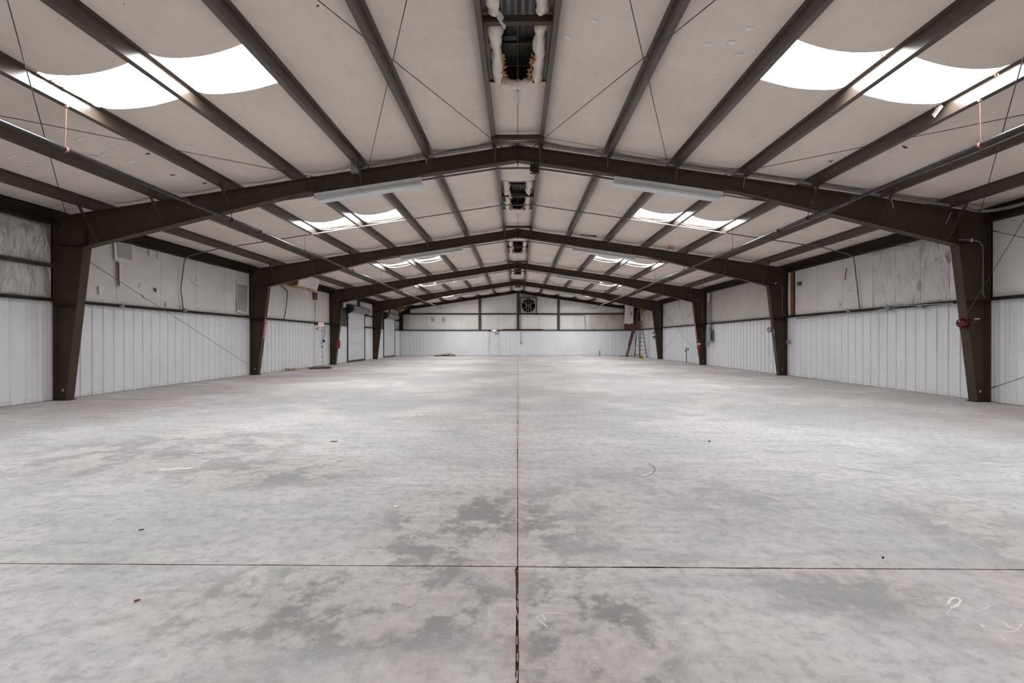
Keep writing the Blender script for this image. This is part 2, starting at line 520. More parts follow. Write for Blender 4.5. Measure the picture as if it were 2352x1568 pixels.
wall_rear = wall_rear.build('wall_front', M['wallvinyl'])
tag(wall_rear, 'near gable wall behind the viewpoint, lined with white insulation', 'wall', kind='structure')

FACE = 0.036


def left_place(u, me, wd):   # local u runs towards -y after the turn
    link('panel', me, wall_left, (XL - FACE, u + wd, 0.008), -math.pi / 2)


def right_place(u, me, wd):
    link('panel', me, wall_right, (XR + FACE, u, 0.008), math.pi / 2)


def back_place(u, me, wd):
    link('panel', me, wall_back, (u + wd, Y1 + FACE, 0.008), math.pi)


e = Y0
for a, b in DOORS_L + [(Y1, Y1)]:
    panels(e, a, left_place); e = b
panels(Y0, Y1, right_place)
EDX0, EDX1 = -2.60, -1.55
panels(XL, EDX0, back_place); panels(EDX1, XR, back_place)

# ------------------------------------------------------------------ girts (dark channel above the wainscot)
ALLF = [2.68] + FY
bays = list(zip([Y0] + ALLF, ALLF + [Y1]))


def girt(parent, p, q, inward, z, h=0.075, d=0.17, mat='steel_dark'):
    """C channel lying on its side: shelf plus lip; p->q along the wall, inward = direction into the hall"""
    p, q, n = Vector((*p, z)), Vector((*q, z)), Vector((*inward, 0))
    mb = MB()
    a = n * (-0.10); b = n * (d - 0.10)
    mb.add([p + a, q + a, q + b, p + b, p + a + Vector((0, 0, .006)), q + a + Vector((0, 0, .006)), q + b + Vector((0, 0, .006)), p + b + Vector((0, 0, .006))],
           [(0, 1, 2, 3), (7, 6, 5, 4), (0, 4, 5, 1), (2, 6, 7, 3)])
    mb.bar(p + b + Vector((0, 0, -h / 2 + .006)), q + b + Vector((0, 0, -h / 2 + .006)), 0.006, h)
    return mb.build('girt', M[mat], parent)


for i, (a, b) in enumerate(bays):
    if i == 0: continue
    for side in (0, 1):
        X = XL if side == 0 else XR; inw = (1, 0) if side == 0 else (-1, 0)
        W_ = wall_left if side == 0 else wall_right
        segs = [(a + 0.11, b - 0.11)]
        if side == 0:
            for da, db in DOORS_L[1:]:
                segs = [s for (u, v) in segs for s in (((u, da), (db, v)) if u < da < v else ((u, v),))]
        for u, v in segs:
            girt(W_, (X, u), (X, v), inw, GZ + 0.03)
girt(wall_left, (XL, 2.8), (XL, FY[0] - 0.11), (1, 0), 3.02, mat='steel', h=0.09)
for (u, v) in ((31.2, 33.05), (38.9, 40.6)): girt(wall_left, (XL, u), (XL, v), (1, 0), 3.05)
girt(wall_back, (XL, Y1), (XR, Y1), (0, -1), GZ + 0.03)
girt(wall_back, (XL, Y1), (XR, Y1), (0, -1), 3.70, h=0.10, mat='steel')
for xx in (-3.32, 0.04, 3.58):
    mb = MB().box((xx - 0.10, Y1 - 0.10, GZ + 0.03), (xx + 0.10, Y1 - 0.09, rafter_z(xx) - 0.12)).box((xx - 0.004, Y1 - 0.09, GZ), (xx + 0.004, Y1 + 0.1, rafter_z(xx) - 0.12))
    mb.build('wall_post', M['steel'], wall_back)
mb = MB().box((XL + 0.0, Y1 - 0.10, GZ + 0.03), (XL + 0.22, Y1 - 0.09, 3.95)).box((XL + 0.0, Y1 - 0.25, GZ + 0.03), (XL + 0.01, Y1 - 0.10, 3.95))
mb.build('corner_post', M['steel_dark'], wall_back)

# ------------------------------------------------------------------ wall insulation sheets


def wall_sheet(parent, fn, u0, u1, z0, z1, mat, puff=0.05, wrinkle=0.0, seed=0.0, top=None, nu=8, nz=8):
    """quilted sheet; fn(u, depth, z) gives a point, depth is into the hall; top(u) an optional sloping edge"""
    def S(s, t):
        u = u0 + (u1 - u0) * s
        zt = top(u) if top else z1
        z = z0 + (zt - z0) * t
        d = puff * (4 * s * (1 - s)) ** 0.5 * (4 * t * (1 - t)) ** 0.35
        if wrinkle:
            k = noise.noise((u * 2.6 + seed, z * 1.3, seed * 1.7)) + 0.6 * noise.noise((u * 7.0 + seed * 3 + z * 2.5, z * 2.2, seed))
            d += wrinkle * k * min(1, 6 * s, 6 * (1 - s)) * min(1, 8 * (1 - t) + 0.2, 8 * t + 0.2)
        return fn(u, d, z)
    return MB().grid(S, nu, nz).build('insulation_sheet', M[mat], parent, smooth=True)


def lf(u, d, z): return (XL - 0.035 + d, u, z)
def rf(u, d, z): return (XR + 0.035 - d, u, z)
def bf(u, d, z): return (u, Y1 + 0.035 - d, z)


def fill_sheets(parent, fn, a, b, z0, z1, width=1.524, mat='wallvinyl', **k):
    n = max(1, round((b - a) / width)); st = (b - a) / n
    for i in range(n):
        wr = k.get('wr', [0.012] * 20)[i % 20] if 'wr' in k else k.get('wrinkle', 0.012)
        wall_sheet(parent, fn, a + i * st + 0.003, a + (i + 1) * st - 0.003, z0, z1, k.get('mats', [mat] * 9)[i % 9] if 'mats' in k else mat, puff=k.get('puff', 0.045), wrinkle=wr,
                   seed=a + i * 3.7, top=k.get('top'), nu=k.get('nu', 8), nz=k.get('nz', 8))


ZB = GZ + 0.035
# left wall
fill_sheets(wall_left, lf, Y0, 2.68, ZB, EAVE_IN, 3.8)
fill_sheets(wall_left, lf, 2.78, FY[0] - 0.1, ZB, 3.0, 1.9, mat='crumpled', wrinkle=0.09, puff=0.07, nu=22, nz=16)
fill_sheets(wall_left, lf, 2.78, FY[0] - 0.1, 3.04, EAVE_IN, 1.9, mat='crumpled', wrinkle=0.09, puff=0.07, nu=22, nz=16)
fill_sheets(wall_left, lf, FY[0] + 0.1, FY[1] - 0.1, ZB, EAVE_IN, 1.48, puff=0.035)
fill_sheets(wall_left, lf, FY[1] + 0.1, FY[2] - 0.1, ZB, EAVE_IN, 1.48, puff=0.035)
fill_sheets(wall_left, lf, FY[2] + 0.9, 29.9, 3.3, EAVE_IN, 1.5)
fill_sheets(wall_left, lf, 30.35, FY[3] - 0.1, 3.08, EAVE_IN, 1.4)
fill_sheets(wall_left, lf, 31.25, FY[3] - 0.1, ZB, 3.04, 1.9)
fill_sheets(wall_left, lf, FY[3] + 0.1, 37.2, 3.25, EAVE_IN, 1.3)
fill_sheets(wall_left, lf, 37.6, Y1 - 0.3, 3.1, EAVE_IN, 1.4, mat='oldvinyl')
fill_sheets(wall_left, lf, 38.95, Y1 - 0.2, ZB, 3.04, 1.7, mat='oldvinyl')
# right wall
fill_sheets(wall_right, rf, Y0, 2.68, ZB, EAVE_IN, 3.8)
fill_sheets(wall_right, rf, 2.78, FY[0] - 0.1, ZB, EAVE_IN, 1.5, puff=0.04)
fill_sheets(wall_right, rf, FY[0] + 0.1, 13.6, ZB, EAVE_IN, 0.85, puff=0.05, wr=[0.02, 0.06, 0.10, 0.10], mats=['wallvinyl', 'wrinkled', 'wrinkled', 'wrinkled'], nu=20, nz=20)
fill_sheets(wall_right, rf, 13.6, FY[1] - 0.55, ZB, EAVE_IN, 1.5, puff=0.035)
fill_sheets(wall_right, rf, FY[1] - 0.36, FY[1] - 0.1, ZB, EAVE_IN, 0.4)
fill_sheets(wall_right, rf, FY[1] + 0.1, FY[2] - 0.1, ZB, EAVE_IN, 1.9, mat='agedvinyl', wrinkle=0.02)
fill_sheets(wall_right, rf, FY[2] + 0.1, FY[3] - 0.1, ZB, EAVE_IN, 1.9, mat='wrinkled', wrinkle=0.08, nu=16, nz=14)
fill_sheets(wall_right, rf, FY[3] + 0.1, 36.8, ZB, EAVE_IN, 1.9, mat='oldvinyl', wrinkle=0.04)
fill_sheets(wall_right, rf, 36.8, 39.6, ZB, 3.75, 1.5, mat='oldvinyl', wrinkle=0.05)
# end wall, two tiers
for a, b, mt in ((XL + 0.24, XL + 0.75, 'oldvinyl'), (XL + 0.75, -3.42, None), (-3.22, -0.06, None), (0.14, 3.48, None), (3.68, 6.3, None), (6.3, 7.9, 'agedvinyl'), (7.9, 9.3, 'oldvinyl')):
    fill_sheets(wall_back, bf, a, b, ZB, 3.60, 1.5, mat=mt or 'wallvinyl', puff=0.04)
for a, b in ((XL + 0.9, -3.42), (-3.22, -0.06), (0.14, 0.22), (1.66, 3.48), (3.68, XR - 1.0)):
    fill_sheets(wall_back, bf, a, b, 3.73, 0, 1.5, puff=0.04, top=lambda u: rafter_z(u) - 0.02)
wall_sheet(wall_back, bf, 0.22, 1.66, 5.06, 0, 'oldvinyl', top=lambda u: rafter_z(u) - 0.02)
MB().box((9.32, Y1 - 0.02, GZ), (9.42, Y1 + 0.03, 3.62)).build('stained_stud', M['stained'], wall_back)
fill_sheets(wall_back, bf, 9.42, XR - 0.1, ZB, 3.0, 0.9, mat='kraft', puff=0.02)

# ------------------------------------------------------------------ ceiling: roof deck, blankets
SKY_G = ((2, 3), (3, 4))                       # purlin gaps with skylights
mids = [(a + b) / 2 for a, b in bays]
CUT = 0.46


def top_z(x):
    return rafter_z(x) + PH


def deck_quads():
    mb = MB()
    ys = sorted(set([Y0 - 0.1, Y1 + 0.3] + [m + s * 0.66 for m in mids for s in (-1, 1)] + [m + s * 1.42 for m in mids for s in (-1, 1)]))
    xs = [0.0, 0.24, PUR[2], PUR[4], 10.7]
    for s in (-1, 1):
        for i in range(4):
            for j in range(len(ys) - 1):
                ym = (ys[j] + ys[j + 1]) / 2
                near = min(abs(ym - m) for m in mids)
                if i == 2 and near < 0.6: continue
                if i == 0 and near < 1.4: continue
                x0, x1 = s * xs[i], s * xs[i + 1]
                q = [(x0, ys[j], top_z(x0) + .05), (x1, ys[j], top_z(x1) + .05), (x1, ys[j + 1], top_z(x1) + .05), (x0, ys[j + 1], top_z(x0) + .05)]
                mb.add(q, [(0, 1, 2, 3)])
    return mb


ceiling = deck_quads().build('ceiling', M['deckmetal'])
tag(ceiling, 'pitched roof lined with sagging cream insulation between the purlins', 'ceiling', kind='structure')


SAG, SAG_E = 0.075, 0.045


def ceil_fn(x0, x1, s, sag, y0, y1, lipa=0.0, lipb=0.0, seed=0):
    def S(a, y):
        x = s * (x0 + (x1 - x0) * a)
        prof = (4 * a * (1 - a)) ** 0.95
        wob = 1 + 0.12 * noise.noise((x * 0.7, y * 0.45, seed)) + 0.05 * noise.noise((x * 2.1, y * 1.5, seed + 5))
        z = top_z(x) - 0.006 - sag * prof * wob
        d0, d1 = y - y0, y1 - y
        k = min(1, 2.5 * prof)
        e = (0.020 * max(0, 1 - d0 / 0.035) + 0.020 * max(0, 1 - d1 / 0.14)) * k        # lapped seam between blankets
        e += (lipa * max(0, 1 - d0 / 0.35) ** 2 + lipb * max(0, 1 - d1 / 0.35) ** 2) * prof
        return (x, y, z - e)
    return S


def blanket(x0, x1, s, sag, y0, y1, la, lb, seed):
    ys = [y0, y0 + 0.03, y0 + 0.08, y0 + 0.2]
    n = max(2, int((y1 - y0 - 0.4) / 0.4))
    ys += [y0 + 0.2 + (y1 - y0 - 0.4) * i / n for i in range(1, n)] + [y1 - 0.2, y1 - 0.1, y1 - 0.04, y1]
    fn = ceil_fn(x0, x1, s, sag, y0, y1, la, lb, seed)
    nu = 10; mb = MB()
    v = [fn(i / nu, y) for y in ys for i in range(nu + 1)]
    f = [(j * (nu + 1) + i, j * (nu + 1) + i + 1, (j + 1) * (nu + 1) + i + 1, (j + 1) * (nu + 1) + i) for j in range(len(ys) - 1) for i in range(nu)]
    mb.add(v, f).build('blanket', M['ceil'], ceiling, smooth=True)


def seams(y0, y1):
    """blanket pieces in Y, about 1.5 m wide near the camera, whole bays beyond"""
    out = []
    for bi, (a, b) in enumerate(bays):
        m = mids[bi]
        if bi == 0 or bi >= 4: cuts = [a, m - CUT, m + CUT, b]
        else: cuts = [a, a + 1.68, m - CUT, m + CUT, m + CUT + 1.68, b]
        for u, v in zip(cuts[:-1], cuts[1:]): out.append((u, v, abs(u - (m - CUT)) < 1e-6, bi))
    return out


gaps = [(PUR[k], PUR[k + 1]) for k in range(6)] + [(PUR[6], 10.36)]
for s in (-1, 1):
    for gi, (x0, x1) in enumerate(gaps):
        sky = gi in (2, 3)
        pieces = seams(Y0, Y1)
        merged = []
        for u, v, hole, bi in pieces:
            if hole and sky: continue
            if hole and not sky and merged:      # no cut here: let the blanket run on
                merged.append((u, v, 0, 0)); continue
            lipa = 0.02 if sky and abs(u - (mids[bi] + CUT)) < 1e-6 else 0
            lipb = 0.05 if sky and abs(v - (mids[bi] - CUT)) < 1e-6 else 0
            merged.append((u, v, lipa, lipb))
        for u, v, la, lb in merged:
            blanket(x0 - 0.004, x1 - (0.066 if gi < 6 else 0), s, SAG if gi < 6 else SAG_E, u, v, la, lb, gi + s * 3)


def ridge_piece(x0, x1, y0, y1):
    def S(a, b):
        x = x0 + (x1 - x0) * a; y = y0 + (y1 - y0) * b
        q = min(1, abs(x) / 0.5)
        return (x, y, top_z(0.5) - 0.02 - 0.045 * (1 - q * q) + 0.01 * noise.noise((x * 3, y * 1.3, 4)))
    MB().grid(S, 8, max(4, int((y1 - y0) * 3))).build('blanket', M['ceil'], ceiling, smooth=True)


VENT = 1.40
for bi, (a, b) in enumerate(bays):
    m = mids[bi]
    ridge_piece(-0.5, 0.5, a, m - VENT); ridge_piece(-0.5, 0.5, m + VENT, b)

# mended spots and loose flecks on the blankets
def ceil_z(x):
    ax = abs(x)
    for k, (x0, x1) in enumerate(gaps):
        if x0 <= ax <= x1:
            a = (ax - x0) / (x1 - x0)
            return top_z(x) - 0.006 - (SAG if k < 6 else SAG_E) * (4 * a * (1 - a)) ** 0.95
    return top_z(x)


def ceil_hit(px, py):
    d = ray(px, py)
    t = 3.0
    for _ in range(40):                       # march along the ray up to the blanket
        p = CAM + d * t
        t += (ceil_z(p.x) - p.z) / (d.z + 0.15 * abs(d.x))
    return CAM + d * t


def ceil_patch(px, py, wx, wy, mat='tape', rot=0.0, name='tape_patch'):
    p = ceil_hit(px, py); s = 1 if p.x > 0 else -1
    mb = MB()
    c, sn = math.cos(rot), math.sin(rot)
    pts = []
    for a, b in ((-wx, -wy), (wx, -wy * 0.9), (wx * 0.95, wy), (-wx, wy * 0.93)):
        x = (a * c - b * sn) / 2; y = (a * sn + b * c) / 2
        pts.append((p.x + x, p.y + y, ceil_z(p.x + x)))
    mb.add([(x, y, z - 0.014) for x, y, z in pts] + [(x, y, z + 0.004) for x, y, z in pts], [(3, 2, 1, 0), (4, 5, 6, 7), (0, 1, 5, 4), (1, 2, 6, 5), (2, 3, 7, 6), (3, 0, 4, 7)])
    return mb.build(name, M[mat], ceiling)


for px, py in ((1720, 65), (1680, 97), (1697, 126), (1626, 101), (1365, 48), (1303, 84)):
    ceil_patch(px, py, 0.085, 0.075, rot=random.uniform(-.3, .3))
for px, py, a, b in ((410, 400, .08, .1), (255, 330, .2, .05), (240, 352, .18, .04), (460, 428, .3, .12), (300, 370, .18, .07), (270, 455, .3, .12), (370, 418, .15, .06), (215, 358, .16, .03), (185, 318, .22, .05), (30, 357, .3, .05), (75, 382, .14, .06)):
    ceil_patch(px, py, a, b, rot=random.uniform(-.5, .5))
for px, py, a, b in ((398, 401, .09, .03), (470, 420, .08, .03), (340, 352, .07, .03), (2078, 337, .10, .035), (2070, 452, .09, .03), (2130, 463, .06, .03), (1908, 370, .06, .02), (730, 12, .02, .02), (1352, 541, .6, .25)):
    ceil_patch(px, py, a, b, mat='kraft', rot=random.uniform(-.4, .4), name='torn_spot')

# ================================================================== THINGS
ORD = ['nearest', 'second nearest', 'third nearest', 'farthest']
BAYN = ['the empty bay behind the nearest frame', 'nearest bay', 'second bay', 'third bay', 'fourth bay', 'farthest bay']

# ------------------------------------------------------------------ skylights
for bi, m in enumerate(mids):
    for s, side in ((-1, 'left'), (1, 'right')):
        xm = s * (PUR[2] + PUR[4]) / 2
        e = empty('skylight', (xm, m, top_z(xm) + 0.05), label=f'bright white translucent skylight in the {side} roof slope, {BAYN[bi]}' if bi else f'white skylight in the {side} roof slope out of view overhead', cat='skylight', group='skylights between the purlins')
        for x0, x1 in ((PUR[2], PUR[3]), (PUR[3], PUR[4])):
            mb = MB(); a, b = s * x0, s * x1
            y0, y1 = m - 0.66, m + 0.66
            vv = []
            nseg = 10
            for j in range(nseg + 1):
                yy = y0 + (y1 - y0) * j / nseg; zz = 0.008 * (j % 2)
                vv += [(a, yy, top_z(a) + .05 + zz), (b, yy, top_z(b) + .05 + zz)]
            ff = [(2 * j, 2 * j + 1, 2 * j + 3, 2 * j + 2) for j in range(nseg)]
            if s > 0: ff = [f[::-1] for f in ff]
            mb.add(vv, ff)
            localise(mb, e.location).build('skylight_panel', M['skylight'], e)

# ------------------------------------------------------------------ purlins
NTH = ['first', 'second', 'third', 'fourth', 'fifth', 'sixth', 'seventh']
for s, side in ((-1, 'left'), (1, 'right')):
    for k, x in enumerate(PUR):
        z0 = rafter_z(x); z1 = top_z(x); t = 0.008; fl = 0.07
        # Z section: upper flange towards the ridge, lower flange towards the eave
        sec = [(x + fl, z0 - fl * SLOPE + 0.022), (x + fl, z0 - fl * SLOPE), (x - t, z0), (x - t, z1 - t), (x - fl, z1 - t + fl * SLOPE), (x - fl, z1 + fl * SLOPE), (x, z1), (x, z0 + t), (x + fl - t, z0 + t - fl * SLOPE), (x + fl - t, z0 - fl * SLOPE + 0.022)]
        sec = [(s * a, b) for a, b in sec]
        if s > 0: sec = sec[::-1]
        e = MB().prism(sec, Y0 + 0.05, Y1 + 0.15)
        o = empty('purlin', (s * x, Y0, z0), label=f'brown steel roof purlin, {NTH[k]} from the ridge on the {side} slope', cat='purlin', group='roof purlins')
        localise(e, o.location).build('z_beam', M['purlin'], o)
        bm = MB()
        for fy in FY:
            for dy in (-0.62, -0.55, -0.22, -0.14):
                for dz in ((0.05,) if dy < -0.5 else (0.06, 0.13)):
                    bm.cbox((s * (x - t - 0.004), fy + dy, z0 + dz), (0.010, 0.018, 0.018))
        localise(bm, o.location).build('bolt_row', M['galv'], o)
    X = XL if s < 0 else XR
    z0, z1 = EAVE_IN, 4.24
    sec = [(X + s * 0.06, z0), (X - s * 0.10, z0), (X - s * 0.10, z0 + 0.05), (X - s * 0.092, z0 + 0.05), (X - s * 0.092, z0 + 0.01), (X + s * 0.052, z0 + 0.01), (X + s * 0.052, z1), (X + s * 0.06, z1)]
    if s > 0: sec = sec[::-1]
    o = MB().prism(sec, Y0 + 0.05, Y1 + 0.1).build('eave_strut', M['steel_dark'])
    tag(o, f'dark steel eave strut along the top of the {side} wall', 'eave strut', 'eave struts')

# ------------------------------------------------------------------ rigid frames
FW = 0.20      # flange width


def offset_strip(mb, pts, y, wd, th):
    """flange plate following a polyline in the x-z plane"""
    for (a, b) in zip(pts[:-1], pts[1:]):
        p, q = Vector((a[0], y, a[1])), Vector((b[0], y, b[1]))
        mb.bar(p, q, wd, th, up=(q - p).cross(Vector((0, 1, 0))))


def make_frame(fi, fy):
    e = empty('steel_frame', (0, fy, 0), label=f'{ORD[fi]} dark brown tapered steel portal frame spanning the hall', cat='steel frame', group='portal frames')
    O = (0, fy, 0)
    for s, side in ((-1, 'left'), (1, 'right')):
        X = abs(XL if s < 0 else XR)
        xo, xb, xk = X - 0.005, X - 0.275, X - 0.685
        zk, zt = 3.42, rafter_z(X) - 0.0
        # column
        c = localise(MB().prism([(s * a, b) for a, b in ((xo, 0.012), (xb, 0.012), (xk, zk - 0.012), (xo, zk - 0.012))], fy - 0.004, fy + 0.004), O).build('column', M['steel'], e)
        f = MB(); offset_strip(f, [(s * xb, 0.012), (s * xk, zk)], fy, FW, 0.014); localise(f, O).build('inner_flange', M['steel'], c)
        f = MB(); offset_strip(f, [(s * xo, 0.012), (s * xo, zt)], fy, FW, 0.014); localise(f, O).build('outer_flange', M['steel'], c)
        localise(MB().box((s * (xo + .01), fy - 0.115, 0.0), (s * (xb - 0.05), fy + 0.115, 0.014)), O).build('base_plate', M['steel_dark'], c)
        localise(MB().box((s * (xo + .01), fy - 0.10, zk - 0.010), (s * (xk - 0.01), fy + 0.10, zk - 0.001)), O).build('cap_plate', M['steel'], c)
        localise(MB().box((s * xo, fy - 0.095, 2.115), (s * (X - 0.50), fy + 0.0, 2.13)), O).build('stiffener', M['steel_dark'], c)
        if not (fi == 0 and s < 0):
            localise(MB().box((s * xo, fy - 0.085, GZ - 0.01), (s * (X - 0.525), fy - 0.06, GZ + 0.035)), O).build('girt_clip', M['steel'], c)
        # rafter
        pts = [(xo, rafter_z(xo) - 0.01), (0.0, ZR - 0.01), (0.0, 5.305), (4.9, 4.572), (xk, zk), (xo, zk)]
        r = localise(MB().prism([(s * a, b) for a, b in pts], fy - 0.004, fy + 0.004), O).build('rafter', M['steel'], e)
        f = MB(); offset_strip(f, [(s * xo, rafter_z(xo) - 0.006), (0, ZR - 0.006)], fy, FW, 0.012); localise(f, O).build('top_flange', M['steel'], r)
        f = MB(); offset_strip(f, [(s * xk, zk), (s * 4.9, 4.572), (0, 5.305)], fy, FW, 0.014); localise(f, O).build('bottom_flange', M['steel'], r)
        localise(MB().box((s * (xk - 0.008), fy - 0.095, zk), (s * (xk + 0.008), fy + 0.095, rafter_z(xk) - 0.02)), O).build('stiffener', M['steel'], r)
        bl = MB()
        for xx in (xk + 0.08, xk + 0.16, xk + 0.45, xk + 0.53): bl.cbox((s * xx, fy - 0.05, zk + 0.02), (0.028, 0.028, 0.028))
        localise(bl, O).build('bolt_row', M['steel_dark'], c)
        localise(MB().cbox((s * (xo - 0.13), fy - 0.012, 0.22), (0.022, 0.016, 0.05)), O).build('anchor_eye', M['tape'], c)
        # flange braces to the purlins
        for k in (0, 2, 4, 5, 6):
            x = PUR[k]
            zb = 5.305 - (5.305 - 4.572) * x / 4.9 if x < 4.9 else 4.572 + (zk - 4.572) * (x - 4.9) / (xk - 4.9)
            dep = rafter_z(x) - zb
            p = (s * (x - 0.015), fy - 0.20 - 0.55 * dep, rafter_z(x) + 0.07); q = (s * (x + 0.02 - 0.0), fy - 0.09, zb + 0.012)
            if k >= 4: q = (s * (x - 0.02 + 0.0), fy - 0.09, zb + 0.012)
            localise(MB().bar(p, q, 0.045, 0.006).bar(Vector(p) + Vector((s * 0.02, 0, 0.0)), Vector(q) + Vector((s * 0.02, 0, 0.0)), 0.006, 0.04), O).build('flange_brace', M['steel'], e)
    localise(MB().box((-0.012, fy - 0.10, 5.24), (0.012, fy + 0.10, ZR + 0.04)), O).build('ridge_plate', M['steel_dark'], e)
    if fi < 4:
        y = fy - 0.64
        localise(MB().box((-PUR[0] - 0.07, y - 0.04, ZR - 0.11), (PUR[0] + 0.07, y + 0.04, ZR - 0.10)).box((-PUR[0] - 0.07, y - 0.045, ZR - 0.11), (PUR[0] + 0.07, y - 0.04, ZR - 0.03)), O).build('ridge_spacer', M['steel'], e)
    return e


for fi, fy in enumerate(FY): make_frame(fi, fy)
# end-wall rafter
e = empty('end_rafter', (0, Y1, 4), label='dark steel rafter along the top of the far gable wall', cat='rafter')
for s in (-1, 1):
    X = abs(XL if s < 0 else XR)
    mb = MB().prism([(s * X, rafter_z(X) - 0.16), (0, ZR - 0.16), (0, ZR + 0.02), (s * X, rafter_z(X) + 0.02)], Y1 - 0.12, Y1 - 0.06)
    mb.prism([(s * X, rafter_z(X) + 0.02), (0, ZR + 0.02), (0, ZR + 0.20), (s * X, rafter_z(X) + 0.20)], Y1 + 0.05, Y1 + 0.09)
    localise(mb, e.location).build('rafter_channel', M['steel_dark'], e)

# ------------------------------------------------------------------ ridge vents
for bi, m in enumerate(mids):
    if bi == 0: continue
    zb = top_z(0.3)
    e = empty('ridge_vent', (0, m, zb), label=f'open ridge vent with torn insulation edges, {BAYN[bi]}', cat='vent', group='ridge vents')
    O = e.location
    mb = MB()
    def cap(a, b):
        x = -0.42 + 0.84 * a; y = m - VENT - 0.1 + (2 * VENT + 0.2) * b
        rib = 0.03 if int(a * 16) % 4 in (1, 2) else 0
        return (x, y, zb + 0.42 - 0.15 * abs(x) - rib)
    mb.grid(cap, 16, 2)
    localise(mb, O).build('vent_hood', M['deckmetal'], e)
    mb = MB()
    for s in (-1, 1):
        mb.box((s * 0.24, m - VENT, zb - 0.02), (s * 0.25, m + VENT, zb + 0.16))
        mb.box((s * 0.42, m - VENT - .1, zb + 0.05), (s * 0.43, m + VENT + .1, zb + 0.42))
    for t in (-1, 1): mb.box((-0.43, m + t * (VENT + 0.02), zb), (0.43, m + t * (VENT + 0.03), zb + 0.42))
    localise(mb, O).build('vent_throat', M['steel_dark'], e)
    for yy in (m - 0.72, m + 0.55, m + 1.12):
        localise(MB().box((-0.25, yy - 0.012, zb + 0.05), (0.25, yy + 0.012, zb + 0.09)), O).build('damper_bar', M['steel_dark'], e)
    localise(MB().box((-0.24, m + 0.55, zb + 0.16), (-0.02, m + 1.3, zb + 0.17)).box((0.02, m + 0.8, zb + 0.20), (0.24, m + 1.35, zb + 0.21)), O).build('damper_blade', M['black'], e)
    y = m - 0.16
    localise(MB().box((-PUR[0], y - 0.04, ZR + 0.02), (PUR[0], y + 0.04, ZR + 0.03)).box((-PUR[0], y - 0.045, ZR + 0.02), (PUR[0], y - 0.04, ZR + 0.11)), O).build('cross_bar', M['steel'], e)
    # rolled-back blanket edges
    for s in (-1, 1):
        for (a, b) in ((m - VENT, m - 0.25), (m - 0.05, m + VENT)):
            pts, rad = [], []
            n = 20
            for i in range(n + 1):
                t = i / n; yy = a + (b - a) * t
                pts.append((s * (0.325 + 0.02 * noise.noise((yy * 2, s, bi))), yy, zb - 0.035 + 0.015 * noise.noise((yy * 3, s * 2, bi))))
                rad.append(0.088 * (1 + 0.45 * noise.noise((yy * 4, s * 5, bi + 9))) * (0.8 if i in (0, n) else 1))
            rl = MB().tube(pts, rad, 12)
            rl.v = [(x + 0.05 * noise.noise((x * 9, y * 7, z * 9 + bi)), y + 0.04 * noise.noise((y * 8, x * 9, z * 7 + bi)), z + 0.05 * noise.noise((z * 9, y * 6, x * 9 + bi * 2))) for x, y, z in rl.v]
            localise(rl, O).build('blanket_roll', M['ceil'], e, smooth=True)
        mb = MB()
        for i in range(46):
            c0 = Vector((s * (0.235 - 0.0025 * i * 0.5 + random.uniform(-.02, .03)), m + 0.62 + i * 0.016 + random.uniform(-.04, .04), zb - 0.08 + random.uniform(-.06, .05)))
            q = [c0 + Vector((random.uniform(-.035, .035), random.uniform(-.05, .05), random.uniform(-.03, .03))) for _ in range(4)]
            mb.add(q, [(0, 1, 2), (0, 2, 3), (0, 3, 1), (1, 3, 2)])
        localise(mb, O).build('fibre_fringe', M['fiber'], e)
    pts = [(0.01, m + VENT - 0.05, zb + 0.05), (0.0, m + VENT + 0.05, zb - 0.05), (0, m + VENT + 0.35, zb - 0.08)]
    def fold(a, b):
        ang = -0.6 + 3.6 * b
        r = 0.075 * (1 + 0.5 * noise.noise((a * 4, b * 3, bi)))
        return (-0.25 + 0.5 * a, m + VENT - 0.03 - r * math.cos(ang) * 1.3, zb - 0.085 - r * math.sin(ang) - 0.03 * math.sin(a * 3.14) + 0.03 * noise.noise((a * 9, b * 4, bi + 3)))
    localise(MB().grid(fold, 18, 10), O).build('folded_end', M['ceil'], e, smooth=True)
    mb = MB()
    for k, (xx, ln) in enumerate(((-0.05, 0.22), (0.03, 0.15), (0.0, 0.26))):
        mb.bar((xx, m + VENT + 0.04 + 0.03 * k, zb - 0.08), (xx + 0.02 * (k - 1), m + VENT + 0.10 + 0.03 * k, zb - 0.08 - ln), 0.045, 0.006, up=(0, 1, 0))
    localise(mb, O).build('tape_tail', M['tape'], e)
    localise(MB().tube([(0, m - 0.9, zb + 0.02), (0, m + 0.5, zb + 0.02), (0.0, m + 1.45, zb - 0.16), (0.0, m + BAY / 2 - 0.66, ZR - 0.02)], 0.006, 6), O).build('pull_cord', M['cable'], e)
    localise(MB().bar((-0.26, m - 0.30, zb - 0.10), (-0.16, m - 0.12, zb - 0.14), 0.10, 0.008, up=(0, 1, 0)), O).build('loose_tape', M['tape'], e)

# ------------------------------------------------------------------ brace cables
def cable(p, q, label, r=0.0062, group='brace cables', sagz=0.0, name='brace_cable', mat='cable', rod=True):
    p, q = Vector(p), Vector(q)
    e = empty(name, tuple(p), label=label, cat='cable', group=group)
    pts = [p.lerp(q, t / 8) - Vector((0, 0, sagz * 4 * (t / 8) * (1 - t / 8))) for t in range(9)]
    localise(MB().tube(pts, r, 6), p).build('wire', M[mat], e)
    if rod:
        d = (p - q).normalized()
        localise(MB().tube([p, p - d * 0.35], r * 1.7, 6), p).build('turnbuckle', M['steel'], e)
    return e


def rz(x): return ZR - 0.055 - SLOPE * abs(x)


